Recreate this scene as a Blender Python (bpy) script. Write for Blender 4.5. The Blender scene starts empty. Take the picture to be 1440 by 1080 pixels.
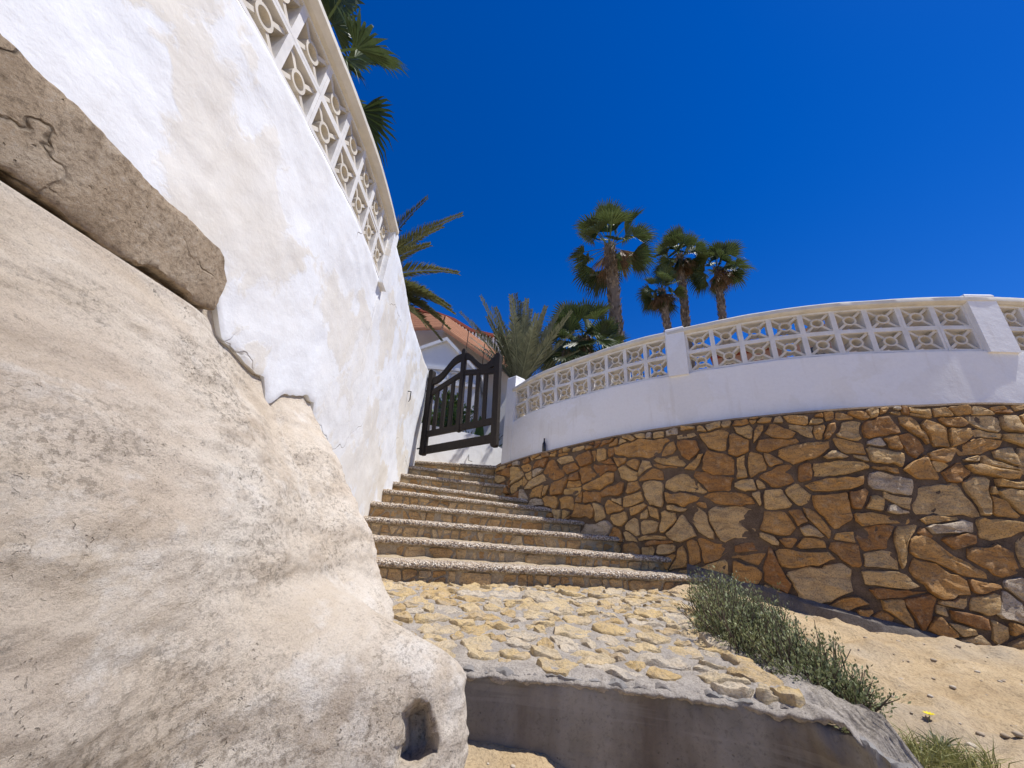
import bpy, math, random
from math import sin, cos, tan, pi, radians, sqrt, exp, atan2, hypot
from mathutils import Vector, Matrix, noise
V = Vector
rnd = random.Random(7)
scn = bpy.context.scene
col = scn.collection

# ------------------------------------------------------------------ helpers
def nz(x, y, z=0.0, oct=4, h=0.9):
    return noise.fractal(V((x, y, z)), h, 2.0, oct, noise_basis='PERLIN_ORIGINAL')
def sst(a, b, x):
    if a == b: return 0.0 if x < a else 1.0
    t = max(0.0, min(1.0, (x - a) / (b - a))); return t * t * (3 - 2 * t)
def interp(tab, x):
    if x <= tab[0][0]: return tab[0][1]
    for (a, va), (b, vb) in zip(tab, tab[1:]):
        if x <= b: return va + (vb - va) * (x - a) / (b - a)
    return tab[-1][1]

class MB:
    def __init__(s): s.v = []; s.f = []; s.t = []
    def add(s, verts, faces, tone=0.5):
        o = len(s.v); s.v += [tuple(p) for p in verts]
        s.t += list(tone) if isinstance(tone, (list, tuple)) else [tone] * len(verts)
        s.f += [tuple(i + o for i in f) for f in faces]
    def box(s, c, size, rot=None, tone=0.5, taper=1.0):
        x, y, z = [d / 2 for d in size]; c = V(c)
        vs = []
        for sz in (-1, 1):
            k = 1.0 if sz < 0 else taper
            for sx, sy in ((-1, -1), (1, -1), (1, 1), (-1, 1)):
                p = V((sx * x * k, sy * y * k, sz * z)); vs.append(c + (rot @ p if rot else p))
        s.add(vs, [(3, 2, 1, 0), (4, 5, 6, 7), (0, 1, 5, 4), (1, 2, 6, 5), (2, 3, 7, 6), (3, 0, 4, 7)], tone)
    def tube(s, pts, rad, n=8, tone=0.5, cap=True):
        pts = [V(p) for p in pts]; rings = []
        for i, p in enumerate(pts):
            t = (pts[min(i + 1, len(pts) - 1)] - pts[max(i - 1, 0)]).normalized()
            a = V((0, 0, 1)) if abs(t.z) < 0.9 else V((1, 0, 0))
            u = t.cross(a).normalized(); w = t.cross(u)
            r = rad[i] if isinstance(rad, (list, tuple)) else rad
            rings.append([p + (u * cos(2 * pi * k / n) + w * sin(2 * pi * k / n)) * r for k in range(n)])
        s.rings(rings, True, cap, tone)
    def rings(s, rings, closed=True, cap=False, tone=0.5):
        n = len(rings[0]); vs = [p for r in rings for p in r]; fs = []
        for i in range(len(rings) - 1):
            for k in range(n if closed else n - 1):
                a = i * n + k; b = i * n + (k + 1) % n
                fs.append((a, b, b + n, a + n))
        if cap:
            fs.append(tuple(range(n - 1, -1, -1))); m = (len(rings) - 1) * n
            fs.append(tuple(m + k for k in range(n)))
        s.add(vs, fs, tone)
    def prism(s, poly, fn, d0, d1, tone=0.5):
        """poly: 2D outline; fn(u, v, d) gives the 3D point"""
        n = len(poly)
        vs = [fn(u, v, d0) for u, v in poly] + [fn(u, v, d1) for u, v in poly]
        fs = [tuple(range(n - 1, -1, -1)), tuple(range(n, 2 * n))] + [(k, (k + 1) % n, n + (k + 1) % n, n + k) for k in range(n)]
        s.add(vs, fs, tone)
    def mesh(s, name, mat, smooth=False):
        me = bpy.data.meshes.new(name); me.from_pydata(s.v, [], s.f); me.update()
        at = me.attributes.new('tone', 'FLOAT', 'POINT'); at.data.foreach_set('value', s.t)
        me.materials.append(mat)
        if smooth: me.polygons.foreach_set('use_smooth', [True] * len(me.polygons))
        return me
    def build(s, name, mat, parent=None, smooth=False, fix=True, sharp=None):
        me = s.mesh(name, mat, smooth)
        if fix:
            import bmesh
            bm = bmesh.new(); bm.from_mesh(me); bmesh.ops.recalc_face_normals(bm, faces=bm.faces); bm.to_mesh(me); bm.free()
        if sharp: me.set_sharp_from_angle(angle=radians(sharp))
        o = bpy.data.objects.new(name, me); col.objects.link(o)
        if parent: o.parent = parent; o.matrix_parent_inverse = parent.matrix_basis.inverted()
        return o

def tag(o, label=None, cat=None, group=None, kind=None):
    for k, v in (('label', label), ('category', cat), ('group', group), ('kind', kind)):
        if v: o[k] = v
    return o
def thing(name, label, cat, loc=(0, 0, 0), group=None):
    o = bpy.data.objects.new(name, None); o.empty_display_size = 0.1; o.location = loc; col.objects.link(o)
    return tag(o, label, cat, group)
def copy_tree(o, parent=None):
    c = o.copy(); col.objects.link(c)
    if parent: c.parent = parent
    for ch in [q for q in bpy.data.objects if q.parent == o]: copy_tree(ch, c)
    return c

# ------------------------------------------------------------------ materials
class Mat:
    def __init__(s, name, rough=0.85, spec=0.2):
        s.m = bpy.data.materials.new(name); s.m.use_nodes = True
        s.nt = s.m.node_tree; s.b = s.nt.nodes['Principled BSDF']
        s.b.inputs['Roughness'].default_value = rough; s.b.inputs['Specular IOR Level'].default_value = spec
        s.co = s.n('ShaderNodeTexCoord').outputs['Object']; s.hgt = None
    def n(s, t, **kw):
        d = s.nt.nodes.new(t)
        for k, v in kw.items(): setattr(d, k, v)
        return d
    def set(s, d, i, v):
        if isinstance(v, bpy.types.NodeSocket): s.nt.links.new(v, d.inputs[i])
        elif v is not None: d.inputs[i].default_value = v
    def scale(s, vec, rot=None):
        d = s.n('ShaderNodeMapping'); s.set(d, 'Vector', s.co); d.inputs['Scale'].default_value = vec
        if rot: d.inputs['Rotation'].default_value = rot
        return d.outputs[0]
    def noise(s, sc, det=6, rough=0.6, vec=None, dist=0.0):
        d = s.n('ShaderNodeTexNoise'); s.set(d, 'Vector', vec or s.co); d.inputs['Scale'].default_value = sc
        d.inputs['Detail'].default_value = det; d.inputs['Roughness'].default_value = rough; d.inputs['Distortion'].default_value = dist
        return d.outputs['Fac']
    def voro(s, sc, feat='F1', vec=None, out='Distance', rand=1.0):
        d = s.n('ShaderNodeTexVoronoi', feature=feat); s.set(d, 'Vector', vec or s.co); d.inputs['Scale'].default_value = sc
        d.inputs['Randomness'].default_value = rand
        return d.outputs[out]
    def ramp(s, fac, stops):
        d = s.n('ShaderNodeValToRGB'); s.set(d, 0, fac); e = d.color_ramp.elements
        while len(e) < len(stops): e.new(0.5)
        for q, (p, c) in zip(e, stops):
            q.position = p; q.color = (c, c, c, 1) if isinstance(c, (int, float)) else (*c, 1)
        return d.outputs[0]
    def mix(s, fac, a, b, mode='MIX'):
        d = s.n('ShaderNodeMix', data_type='RGBA', blend_type=mode)
        s.set(d, 0, fac)
        s.set(d, 6, (*a, 1) if isinstance(a, tuple) else a); s.set(d, 7, (*b, 1) if isinstance(b, tuple) else b)
        return d.outputs[2]
    def math(s, op, a, b=None):
        d = s.n('ShaderNodeMath', operation=op); s.set(d, 0, a); s.set(d, 1, b); return d.outputs[0]
    def tone(s):
        return s.n('ShaderNodeAttribute', attribute_name='tone').outputs['Fac']
    def color(s, c): s.set(s.b, 'Base Color', (*c, 1) if isinstance(c, tuple) else c); return s
    def bump(s, h, strength=0.5, dist=0.02):
        d = s.n('ShaderNodeBump'); d.inputs['Strength'].default_value = strength; d.inputs['Distance'].default_value = dist
        s.set(d, 'Height', h)
        if s.hgt: s.set(d, 'Normal', s.hgt)
        s.hgt = d.outputs[0]; s.set(s.b, 'Normal', s.hgt); return s
    def warp(s, sc, amt):
        d = s.n('ShaderNodeTexNoise'); s.set(d, 'Vector', s.co); d.inputs['Scale'].default_value = sc; d.inputs['Detail'].default_value = 4
        a = s.n('ShaderNodeVectorMath', operation='MULTIPLY_ADD'); s.set(a, 0, d.outputs['Color']); a.inputs[1].default_value = (amt,) * 3; s.set(a, 2, s.co)
        return a.outputs[0]

def mat_plaster(name, white, cream, patch=0.52, cracks=True, dirt=0.0):
    m = Mat(name, 0.8, 0.25)
    p = m.ramp(m.noise(1.3, 8, 0.6, m.warp(2.2, 0.5)), [(patch, 0.0), (patch + 0.035, 1.0)])
    p2 = m.ramp(m.noise(0.8, 5, 0.6, m.scale((1, 1, 0.55)), 0.6), [(0.42, 0.0), (0.62, 1.0)])
    c = m.mix(m.math('MULTIPLY', p, 0.95), white, cream)
    c = m.mix(m.math('MULTIPLY', p2, 0.75), c, tuple(0.5 * a + 0.5 * b for a, b in zip(white, cream)))
    c = m.mix(m.ramp(m.noise(30, 3), [(0.3, 0.08), (0.6, 0.0)]), c, (0.45, 0.42, 0.38))
    st = m.ramp(m.noise(2.4, 5, 0.6, m.scale((3.0, 3.0, 0.32))), [(0.58, 0.0), (0.76, 0.18 + dirt)])
    c = m.mix(st, c, (0.52, 0.46, 0.38))
    if cracks:
        w = m.warp(2.5, 0.35)
        e = m.ramp(m.voro(0.75, 'DISTANCE_TO_EDGE', w), [(0.0, 1.0), (0.004, 0.0)])
        k = m.ramp(m.noise(0.9, 2), [(0.53, 0.0), (0.6, 1.0)])
        ck = m.math('MULTIPLY', e, k)
        c = m.mix(m.math('MULTIPLY', ck, 0.75), c, (0.2, 0.16, 0.12))
        m.bump(m.math('MULTIPLY', ck, -1.0), 0.5, 0.01)
    m.color(c)
    m.bump(m.noise(4.0, 6, 0.6), 0.35, 0.03); m.bump(m.noise(45, 5, 0.65), 0.22, 0.006)
    m.bump(p, 0.25, 0.004)
    return m.m

def mat_stone(name, stops, patina=(0.16, 0.10, 0.06), bump=0.8):
    m = Mat(name, 0.75, 0.25)
    c = m.ramp(m.tone(), stops)
    n1 = m.noise(7, 8, 0.65, m.scale((1, 1, 2.2), (0.4, 0.2, 0.3)), 0.6)
    c = m.mix(m.ramp(n1, [(0.34, 0.6), (0.55, 0.0)]), c, patina)
    n2 = m.noise(16, 6, 0.7)
    c = m.mix(m.ramp(n2, [(0.52, 0.0), (0.72, 0.55)]), c, (0.62, 0.46, 0.27))
    c = m.mix(m.ramp(m.noise(90, 3), [(0.35, 0.5), (0.5, 0.0)]), c, tuple(x * 0.5 for x in patina))
    m.color(c)
    m.bump(n1, bump, 0.05); m.bump(m.noise(38, 8, 0.7, m.scale((1, 1, 1.8), (0.5, 0.4, 0.2))), bump * 0.8, 0.014)
    return m.m

def mat_mortar(name, c0, c1, sc=9):
    m = Mat(name, 0.95, 0.1)
    n = m.noise(sc, 8, 0.7)
    c = m.mix(m.ramp(n, [(0.35, 0.0), (0.65, 1.0)]), c0, c1)
    c = m.mix(m.ramp(m.noise(110, 2), [(0.4, 0.4), (0.5, 0.0)]), c, tuple(x * 0.45 for x in c0))
    m.color(c); m.bump(n, 0.6, 0.03); m.bump(m.noise(60, 6, 0.7), 0.7, 0.012)
    return m.m

def mat_rock():
    m = Mat('weathered_rock', 0.92, 0.12)
    st = m.scale((1.9, 0.95, 1.8), (0.2, 0.0, 0.0))
    n1 = m.noise(1.5, 12, 0.66, st, 0.5); n3 = m.noise(3.1, 14, 0.72, m.scale((1, 0.75, 1.1)))
    c = m.ramp(n1, [(0.28, (0.51, 0.41, 0.295)), (0.42, (0.65, 0.55, 0.425)), (0.56, (0.715, 0.63, 0.515)), (0.76, (0.77, 0.70, 0.59))])
    c = m.mix(m.ramp(m.noise(1.1, 5, 0.55, m.scale((1.2, 0.8, 1.2)), 0.4), [(0.50, 0.0), (0.62, 0.7)]), c, (0.58, 0.47, 0.355))
    c = m.mix(m.ramp(n3, [(0.53, 0.0), (0.62, 0.6)]), c, (0.78, 0.73, 0.65))
    c = m.mix(m.ramp(m.noise(3.7, 10, 0.7, m.scale((1, 0.6, 1.3), (0.1, 0.3, 0))), [(0.55, 0.0), (0.66, 0.7)]), c, (0.47, 0.375, 0.275))
    gm = m.ramp(m.noise(1.9, 6, 0.65), [(0.44, 0.0), (0.58, 1.0)])
    grit = m.math('MULTIPLY', m.ramp(m.noise(55, 8, 0.8, m.scale((1, 0.8, 1))), [(0.525, 0.0), (0.58, 0.7)]), gm)
    c = m.mix(grit, c, (0.27, 0.22, 0.165))
    c = m.mix(m.ramp(m.noise(150, 4, 0.7), [(0.36, 0.45), (0.48, 0.0)]), c, (0.36, 0.29, 0.22))
    c = m.mix(m.ramp(m.noise(19, 10, 0.8), [(0.60, 0.0), (0.65, 0.7)]), c, (0.25, 0.22, 0.185))
    pit = m.ramp(m.voro(34, 'F1', m.warp(16, 0.2)), [(0.08, 1.0), (0.2, 0.0)])
    pm = m.math('MULTIPLY', pit, m.ramp(m.noise(2.9, 4, 0.6), [(0.50, 0.0), (0.60, 1.0)]))
    c = m.mix(m.math('MULTIPLY', pm, 0.7), c, (0.17, 0.14, 0.11))
    m.color(c)
    m.bump(n1, 0.2, 0.05); m.bump(n3, 0.7, 0.03)
    m.bump(m.math('SUBTRACT', m.noise(26, 12, 0.78, m.scale((1, 0.75, 1.1))), m.math('MULTIPLY', pm, 0.8)), 1.0, 0.016)
    m.bump(m.math('SUBTRACT', m.noise(120, 5, 0.75), m.math('MULTIPLY', grit, 0.6)), 0.7, 0.004)
    return m.m

def mat_concrete(name, c0, c1, c2, streak=False):
    m = Mat(name, 0.9, 0.15)
    n = m.noise(3.5, 9, 0.65, None, 0.4)
    c = m.ramp(n, [(0.3, c0), (0.5, c1), (0.7, c2)])
    if streak:
        s1 = m.ramp(m.noise(3.2, 5, 0.55, m.scale((1, 1, 0.07))), [(0.42, 0.0), (0.62, 0.8)])
        c = m.mix(s1, c, (0.095, 0.068, 0.05))
        s2 = m.ramp(m.noise(7.5, 4, 0.5, m.scale((1, 1, 0.05))), [(0.55, 0.0), (0.72, 0.45)])
        c = m.mix(s2, c, (0.30, 0.285, 0.27))
    pit = m.ramp(m.voro(30, 'F1', m.warp(6, 0.1)), [(0.05, 1.0), (0.14, 0.0)])
    pit = m.math('MULTIPLY', pit, m.ramp(m.noise(4, 3), [(0.5, 0.0), (0.6, 1.0)]))
    c = m.mix(m.math('MULTIPLY', pit, 0.8), c, tuple(x * 0.25 for x in c0))
    m.color(c)
    if not streak:
        ce = m.ramp(m.voro(2.6, 'DISTANCE_TO_EDGE', m.warp(3.5, 0.4)), [(0.0, 1.0), (0.02, 0.0)]); ce = m.math('MULTIPLY', ce, m.ramp(m.noise(1.7, 3), [(0.46, 0.0), (0.54, 1.0)]))
        c = m.mix(m.math('MULTIPLY', ce, 0.75), c, tuple(x * 0.3 for x in c0)); pit = m.math('MAXIMUM', pit, ce)
        g_ = m.noise(42, 10, 0.8); c = m.mix(m.ramp(g_, [(0.40, 0.65), (0.50, 0.0)]), c, tuple(x * 0.5 for x in c0)); c = m.mix(m.ramp(g_, [(0.54, 0.0), (0.66, 0.5)]), c, (0.56, 0.50, 0.42))
        m.color(c)
    else:
        g_ = m.noise(60, 8, 0.8); c = m.mix(m.ramp(g_, [(0.38, 0.5), (0.48, 0.0)]), c, tuple(x * 0.6 for x in c0))
        fl_ = m.ramp(m.noise(2.2, 3, 0.5, m.scale((0.35, 0.35, 9))), [(0.56, 0.0), (0.60, 0.25)]); c = m.mix(fl_, c, c2); m.color(c)
    m.bump(n, 0.5, 0.03); m.bump(m.math('SUBTRACT', m.noise(30, 9, 0.78), pit), 1.0 if not streak else 0.5, 0.014)
    return m.m

def mat_pebble():
    m = Mat('pebbledash', 0.8, 0.25)
    w = m.warp(20, 0.01)
    d = m.voro(62, 'F1', w); cc = m.voro(62, 'F1', w, 'Color')
    sep = m.n('ShaderNodeSeparateColor'); m.set(sep, 0, cc)
    c = m.ramp(sep.outputs[0], [(0.0, (0.37, 0.27, 0.18)), (0.3, (0.54, 0.42, 0.30)), (0.6, (0.68, 0.57, 0.43)), (1.0, (0.78, 0.71, 0.60))])
    c = m.mix(m.ramp(d, [(0.45, 0.0), (0.75, 0.9)]), c, (0.16, 0.12, 0.09))
    c = m.mix(m.ramp(m.noise(5, 5), [(0.45, 0.0), (0.7, 0.4)]), c, (0.42, 0.35, 0.27))
    m.color(c); m.bump(m.math('MULTIPLY', d, -1.0), 1.0, 0.02); m.bump(m.noise(14, 5), 0.5, 0.02)
    return m.m

def mat_sand():
    m = Mat('sandy_soil', 0.95, 0.1)
    n = m.noise(2.5, 9, 0.65)
    c = m.ramp(n, [(0.3, (0.42, 0.30, 0.165)), (0.55, (0.55, 0.415, 0.245)), (0.75, (0.60, 0.47, 0.30))])
    c = m.mix(m.ramp(m.noise(70, 4, 0.7), [(0.38, 0.6), (0.52, 0.0)]), c, (0.27, 0.19, 0.11))
    c = m.mix(m.ramp(m.noise(1.1, 4), [(0.5, 0.0), (0.7, 0.5)]), c, (0.38, 0.34, 0.28))
    m.color(c); m.bump(n, 0.6, 0.06); m.bump(m.noise(22, 8, 0.7, m.scale((1, 0.6, 1))), 0.8, 0.03); m.bump(m.noise(120, 4, 0.7), 0.5, 0.006)
    return m.m

def mat_leaf(name, dark, light, dead=None, trans=0.25, rough=0.5):
    m = Mat(name, rough, 0.4)
    st = [(0.0, dark), (0.85, light)] if dead is None else [(0.0, dead), (0.1, dead), (0.14, dark), (0.9, light)]
    c = m.ramp(m.tone(), st)
    c = m.mix(m.ramp(m.noise(6, 3), [(0.35, 0.4), (0.65, 0.0)]), c, tuple(x * 0.6 for x in dark))
    m.color(c)
    if trans:
        t = m.n('ShaderNodeBsdfTranslucent'); m.set(t, 0, c)
        mx = m.n('ShaderNodeMixShader'); mx.inputs[0].default_value = trans
        m.set(mx, 1, m.b.outputs[0]); m.set(mx, 2, t.outputs[0])
        m.nt.links.new(mx.outputs[0], m.nt.nodes['Material Output'].inputs[0])
    return m.m

def mat_plain(name, c, rough=0.7, spec=0.3, vary=0.3, sc=12, bump=0.25, stretch=(1, 1, 1), metal=0.0, world=False):
    m = Mat(name, rough, spec)
    if world: m.co = m.n('ShaderNodeNewGeometry').outputs['Position']
    n = m.noise(sc, 6, 0.65, m.scale(stretch))
    m.color(m.mix(m.ramp(n, [(0.35, vary), (0.65, 0.0)]), c, tuple(x * 0.5 for x in c)))
    m.bump(n, bump, 0.01); m.b.inputs['Metallic'].default_value = metal
    return m.m

M = dict(
    plasterL=mat_plaster('white_plaster_patched', (0.81, 0.825, 0.84), (0.735, 0.69, 0.605), 0.51),
    plasterR=mat_plaster('white_plaster', (0.86, 0.86, 0.86), (0.80, 0.785, 0.75), 0.54, False, 0.12),
    block=mat_plain('cream_cast_block', (0.74, 0.68, 0.57), 0.8, 0.2, 0.45, 7, 0.6, world=True),
    blockrim=mat_plain('white_painted_rim', (0.80, 0.78, 0.74), 0.8, 0.2, 0.38, 6, 0.6, world=True),
    cap=mat_plain('cream_cap', (0.74, 0.70, 0.61), 0.8, 0.2, 0.4, 5, 0.4),
    rock=mat_rock(),
    footing=mat_concrete('brown_concrete', (0.29, 0.215, 0.14), (0.41, 0.315, 0.215), (0.47, 0.385, 0.285)),
    greyc=mat_concrete('stained_grey_concrete', (0.18, 0.168, 0.152), (0.25, 0.235, 0.214), (0.33, 0.312, 0.288), True),
    stone=mat_stone('ochre_wall_stone', [(0.0, (0.34, 0.155, 0.05)), (0.25, (0.49, 0.255, 0.08)), (0.5, (0.61, 0.345, 0.115)), (0.75, (0.66, 0.425, 0.17)), (0.93, (0.65, 0.46, 0.235)), (1.0, (0.60, 0.49, 0.35))]),
    riser=mat_stone('riser_stone', [(0.0, (0.50, 0.28, 0.10)), (0.5, (0.66, 0.43, 0.19)), (1.0, (0.72, 0.54, 0.30))]),
    pave=mat_stone('yellow_paving_stone', [(0.0, (0.49, 0.335, 0.145)), (0.4, (0.585, 0.425, 0.20)), (0.75, (0.60, 0.465, 0.265)), (1.0, (0.57, 0.49, 0.375))], (0.44, 0.38, 0.31), 1.0),
    mortar=mat_mortar('brown_mortar', (0.11, 0.078, 0.052), (0.20, 0.145, 0.10)),
    bed=mat_mortar('grey_mortar_bed', (0.30, 0.265, 0.225), (0.44, 0.39, 0.325), 14),
    tread=mat_mortar('tread_mortar', (0.38, 0.29, 0.18), (0.52, 0.43, 0.30), 18),
    pebble=mat_pebble(), sand=mat_sand(),
    gate=mat_plain('dark_gate_wood', (0.034, 0.027, 0.022), 0.7, 0.25, 0.6, 14, 0.4, (4, 4, 0.6)),
    steel=mat_plain('galvanised_steel', (0.40, 0.41, 0.41), 0.5, 0.5, 0.3, 20, 0.1),
    glass=mat_plain('brown_bottle_glass', (0.018, 0.010, 0.005), 0.12, 0.6, 0.1, 3, 0.0),
    trunk=mat_leaf('palm_trunk', (0.10, 0.075, 0.055), (0.34, 0.28, 0.22), None, 0, 0.9),
    palm=mat_leaf('fan_palm_leaf', (0.030, 0.050, 0.016), (0.105, 0.145, 0.045), (0.24, 0.15, 0.08)),
    date=mat_leaf('date_palm_leaf', (0.045, 0.058, 0.028), (0.165, 0.175, 0.095), (0.20, 0.14, 0.07)),
    dategrey=mat_leaf('grey_date_palm_leaf', (0.050, 0.064, 0.036), (0.21, 0.225, 0.14), (0.20, 0.14, 0.07)),
    datedry=mat_leaf('dry_date_palm_leaf', (0.065, 0.075, 0.028), (0.25, 0.255, 0.105), (0.22, 0.17, 0.07)),
    bush=mat_leaf('shrub_leaf', (0.09, 0.115, 0.04), (0.42, 0.44, 0.22), None, 0.2),
    grass=mat_leaf('dry_grass', (0.20, 0.21, 0.06), (0.42, 0.40, 0.16), None, 0.3),
    lush=mat_leaf('garden_leaf', (0.07, 0.13, 0.025), (0.24, 0.36, 0.07), (0.16, 0.11, 0.06)),
    hedge=mat_leaf('dark_hedge_leaf', (0.02, 0.03, 0.012), (0.06, 0.075, 0.035)),
    dryhedge=mat_leaf('dry_hedge_leaf', (0.07, 0.05, 0.03), (0.18, 0.135, 0.08)),
    twig=mat_plain('twig_bark', (0.13, 0.10, 0.075), 0.9, 0.1),
    flower=mat_plain('yellow_petal', (0.75, 0.60, 0.02), 0.6, 0.2, 0.1),
    hwall=mat_plain('house_whitewash', (0.78, 0.78, 0.77), 0.85, 0.2, 0.12, 2, 0.2),
    hwarm=mat_plain('house_terracotta_render', (0.42, 0.25, 0.18), 0.85, 0.2, 0.25, 2, 0.2),
    tile=mat_plain('terracotta_tile', (0.42, 0.20, 0.11), 0.8, 0.2, 0.4, 6, 0.3),
    redtile=mat_plain('red_ridge_tile', (0.30, 0.075, 0.045), 0.8, 0.2, 0.4, 6, 0.3),
    dark=mat_plain('dark_opening', (0.05, 0.055, 0.06), 0.3, 0.5, 0.2),
    path=mat_mortar('path_concrete', (0.42, 0.38, 0.32), (0.52, 0.48, 0.41), 6),
    peb=mat_leaf('pebble_stone', (0.34, 0.26, 0.17), (0.55, 0.47, 0.36), None, 0, 0.9),
)

# ------------------------------------------------------------------ paths and sweeps
def smooth_path(pts, step=0.04):
    """Catmull-Rom through (x, y, *values), resampled at about even arc length"""
    P = [tuple(p) for p in pts]; dense = []
    for i in range(len(P) - 1):
        p0 = P[max(i - 1, 0)]; p1 = P[i]; p2 = P[i + 1]; p3 = P[min(i + 2, len(P) - 1)]
        for k in range(24):
            t = k / 24
            dense.append(tuple(0.5 * (2 * b + (c - a) * t + (2 * a - 5 * b + 4 * c - d) * t * t + (3 * b - a - 3 * c + d) * t ** 3) for a, b, c, d in zip(p0, p1, p2, p3)))
    dense.append(P[-1])
    out = [dense[0]]; acc = 0.0
    for a, b in zip(dense, dense[1:]):
        acc += hypot(b[0] - a[0], b[1] - a[1])
        if acc >= step: out.append(b); acc = 0.0
    return out
class Path:
    def __init__(s, pts, step=0.04):
        s.p = smooth_path(pts, step); s.u = [0.0]
        for a, b in zip(s.p, s.p[1:]): s.u.append(s.u[-1] + hypot(b[0] - a[0], b[1] - a[1]))
        s.L = s.u[-1]
    def at(s, u):
        """x, y, outward normal, extra values"""
        import bisect
        i = max(0, min(len(s.p) - 2, bisect.bisect_right(s.u, u) - 1))
        a, b = s.p[i], s.p[i + 1]; t = (u - s.u[i]) / max(1e-6, s.u[i + 1] - s.u[i])
        q = [x + (y - x) * t for x, y in zip(a, b)]
        j0, j1 = max(0, i - 3), min(len(s.p) - 1, i + 4)
        tx, ty = s.p[j1][0] - s.p[j0][0], s.p[j1][1] - s.p[j0][1]; l = hypot(tx, ty)
        return q[0], q[1], V((ty / l, -tx / l, 0)), V((tx / l, ty / l, 0)), q[2:]
    def near(s, x, y):
        return min(range(len(s.p)), key=lambda i: (s.p[i][0] - x) ** 2 + (s.p[i][1] - y) ** 2)
    def u_near(s, x, y): return s.u[s.near(x, y)]
def sweep(mb, path, u0, u1, ringfn, step=0.05, cap=True, tone=0.5, wob=0.0, seed=0.0, closed=True):
    n = max(2, int((u1 - u0) / step)); rings = []
    for i in range(n + 1):
        u = u0 + (u1 - u0) * i / n
        x, y, nn, tt, ex = path.at(u); ring = []
        for k, (off, z) in enumerate(ringfn(u, ex)):
            p = V((x, y, z)) + nn * off
            if wob: 
                w = nz(p.x * 3 + seed, p.y * 3, p.z * 3) * wob
                p += nn * w + V((0, 0, nz(p.x * 2.3, p.y * 2.3 + 5, seed + k) * wob * 0.6))
            ring.append(p)
        rings.append(ring)
    mb.rings(rings, closed, cap, tone)

# ------------------------------------------------------------------ irregular stones
def clip(poly, nx, ny, c):
    out = []
    for i in range(len(poly)):
        a, b = poly[i], poly[(i + 1) % len(poly)]
        da, db = a[0] * nx + a[1] * ny - c, b[0] * nx + b[1] * ny - c
        if da <= 0: out.append(a)
        if da * db < 0:
            t = da / (da - db); out.append((a[0] + (b[0] - a[0]) * t, a[1] + (b[1] - a[1]) * t))
    return out
def power_cells(pts, bound, aniso, gap, chop=True):
    """pts: (u, v, weight). Convex cells with a mortar gap, stretched sideways by aniso"""
    S = [(u, v * aniso, w) for u, v, w in pts]; B = [(u, v * aniso) for u, v in bound]; res = []
    for i, (x, y, w) in enumerate(S):
        poly = B
        nb = sorted(((q[0] - x) ** 2 + (q[1] - y) ** 2, j) for j, q in enumerate(S) if j != i)[:22]
        g = gap * rnd.uniform(0.55, 1.5)
        for d2, j in nb:
            q = S[j]; d = sqrt(d2) or 1e-6
            nx, ny = (q[0] - x) / d, (q[1] - y) / d
            c = (q[0] ** 2 + q[1] ** 2 - q[2] - x * x - y * y + w) / (2 * d) - g
            poly = clip(poly, nx, ny, c)
            if len(poly) < 3: break
        if chop and len(poly) >= 3 and rnd.random() < 0.55:
            cx = sum(p[0] for p in poly) / len(poly); cy = sum(p[1] for p in poly) / len(poly); rr = max(hypot(p[0] - cx, p[1] - cy) for p in poly)
            a = rnd.uniform(0, 2 * pi); c_ = cx * cos(a) + cy * sin(a) + rr * rnd.uniform(0.42, 0.75)
            poly = clip(poly, cos(a), sin(a), c_)
        if len(poly) >= 3:
            cx = sum(p[0] for p in poly) / len(poly); cy = sum(p[1] for p in poly) / len(poly)
            ar = abs(sum(a[0] * b[1] - a[1] * b[0] for a, b in zip(poly, poly[1:] + poly[:1]))) / 2
            if ar > 0.0012: res.append([(a, b / aniso) for a, b in poly])
    return res
def poly_area(p): return abs(sum(a[0] * b[1] - a[1] * b[0] for a, b in zip(p, p[1:] + p[:1]))) / 2
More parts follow.
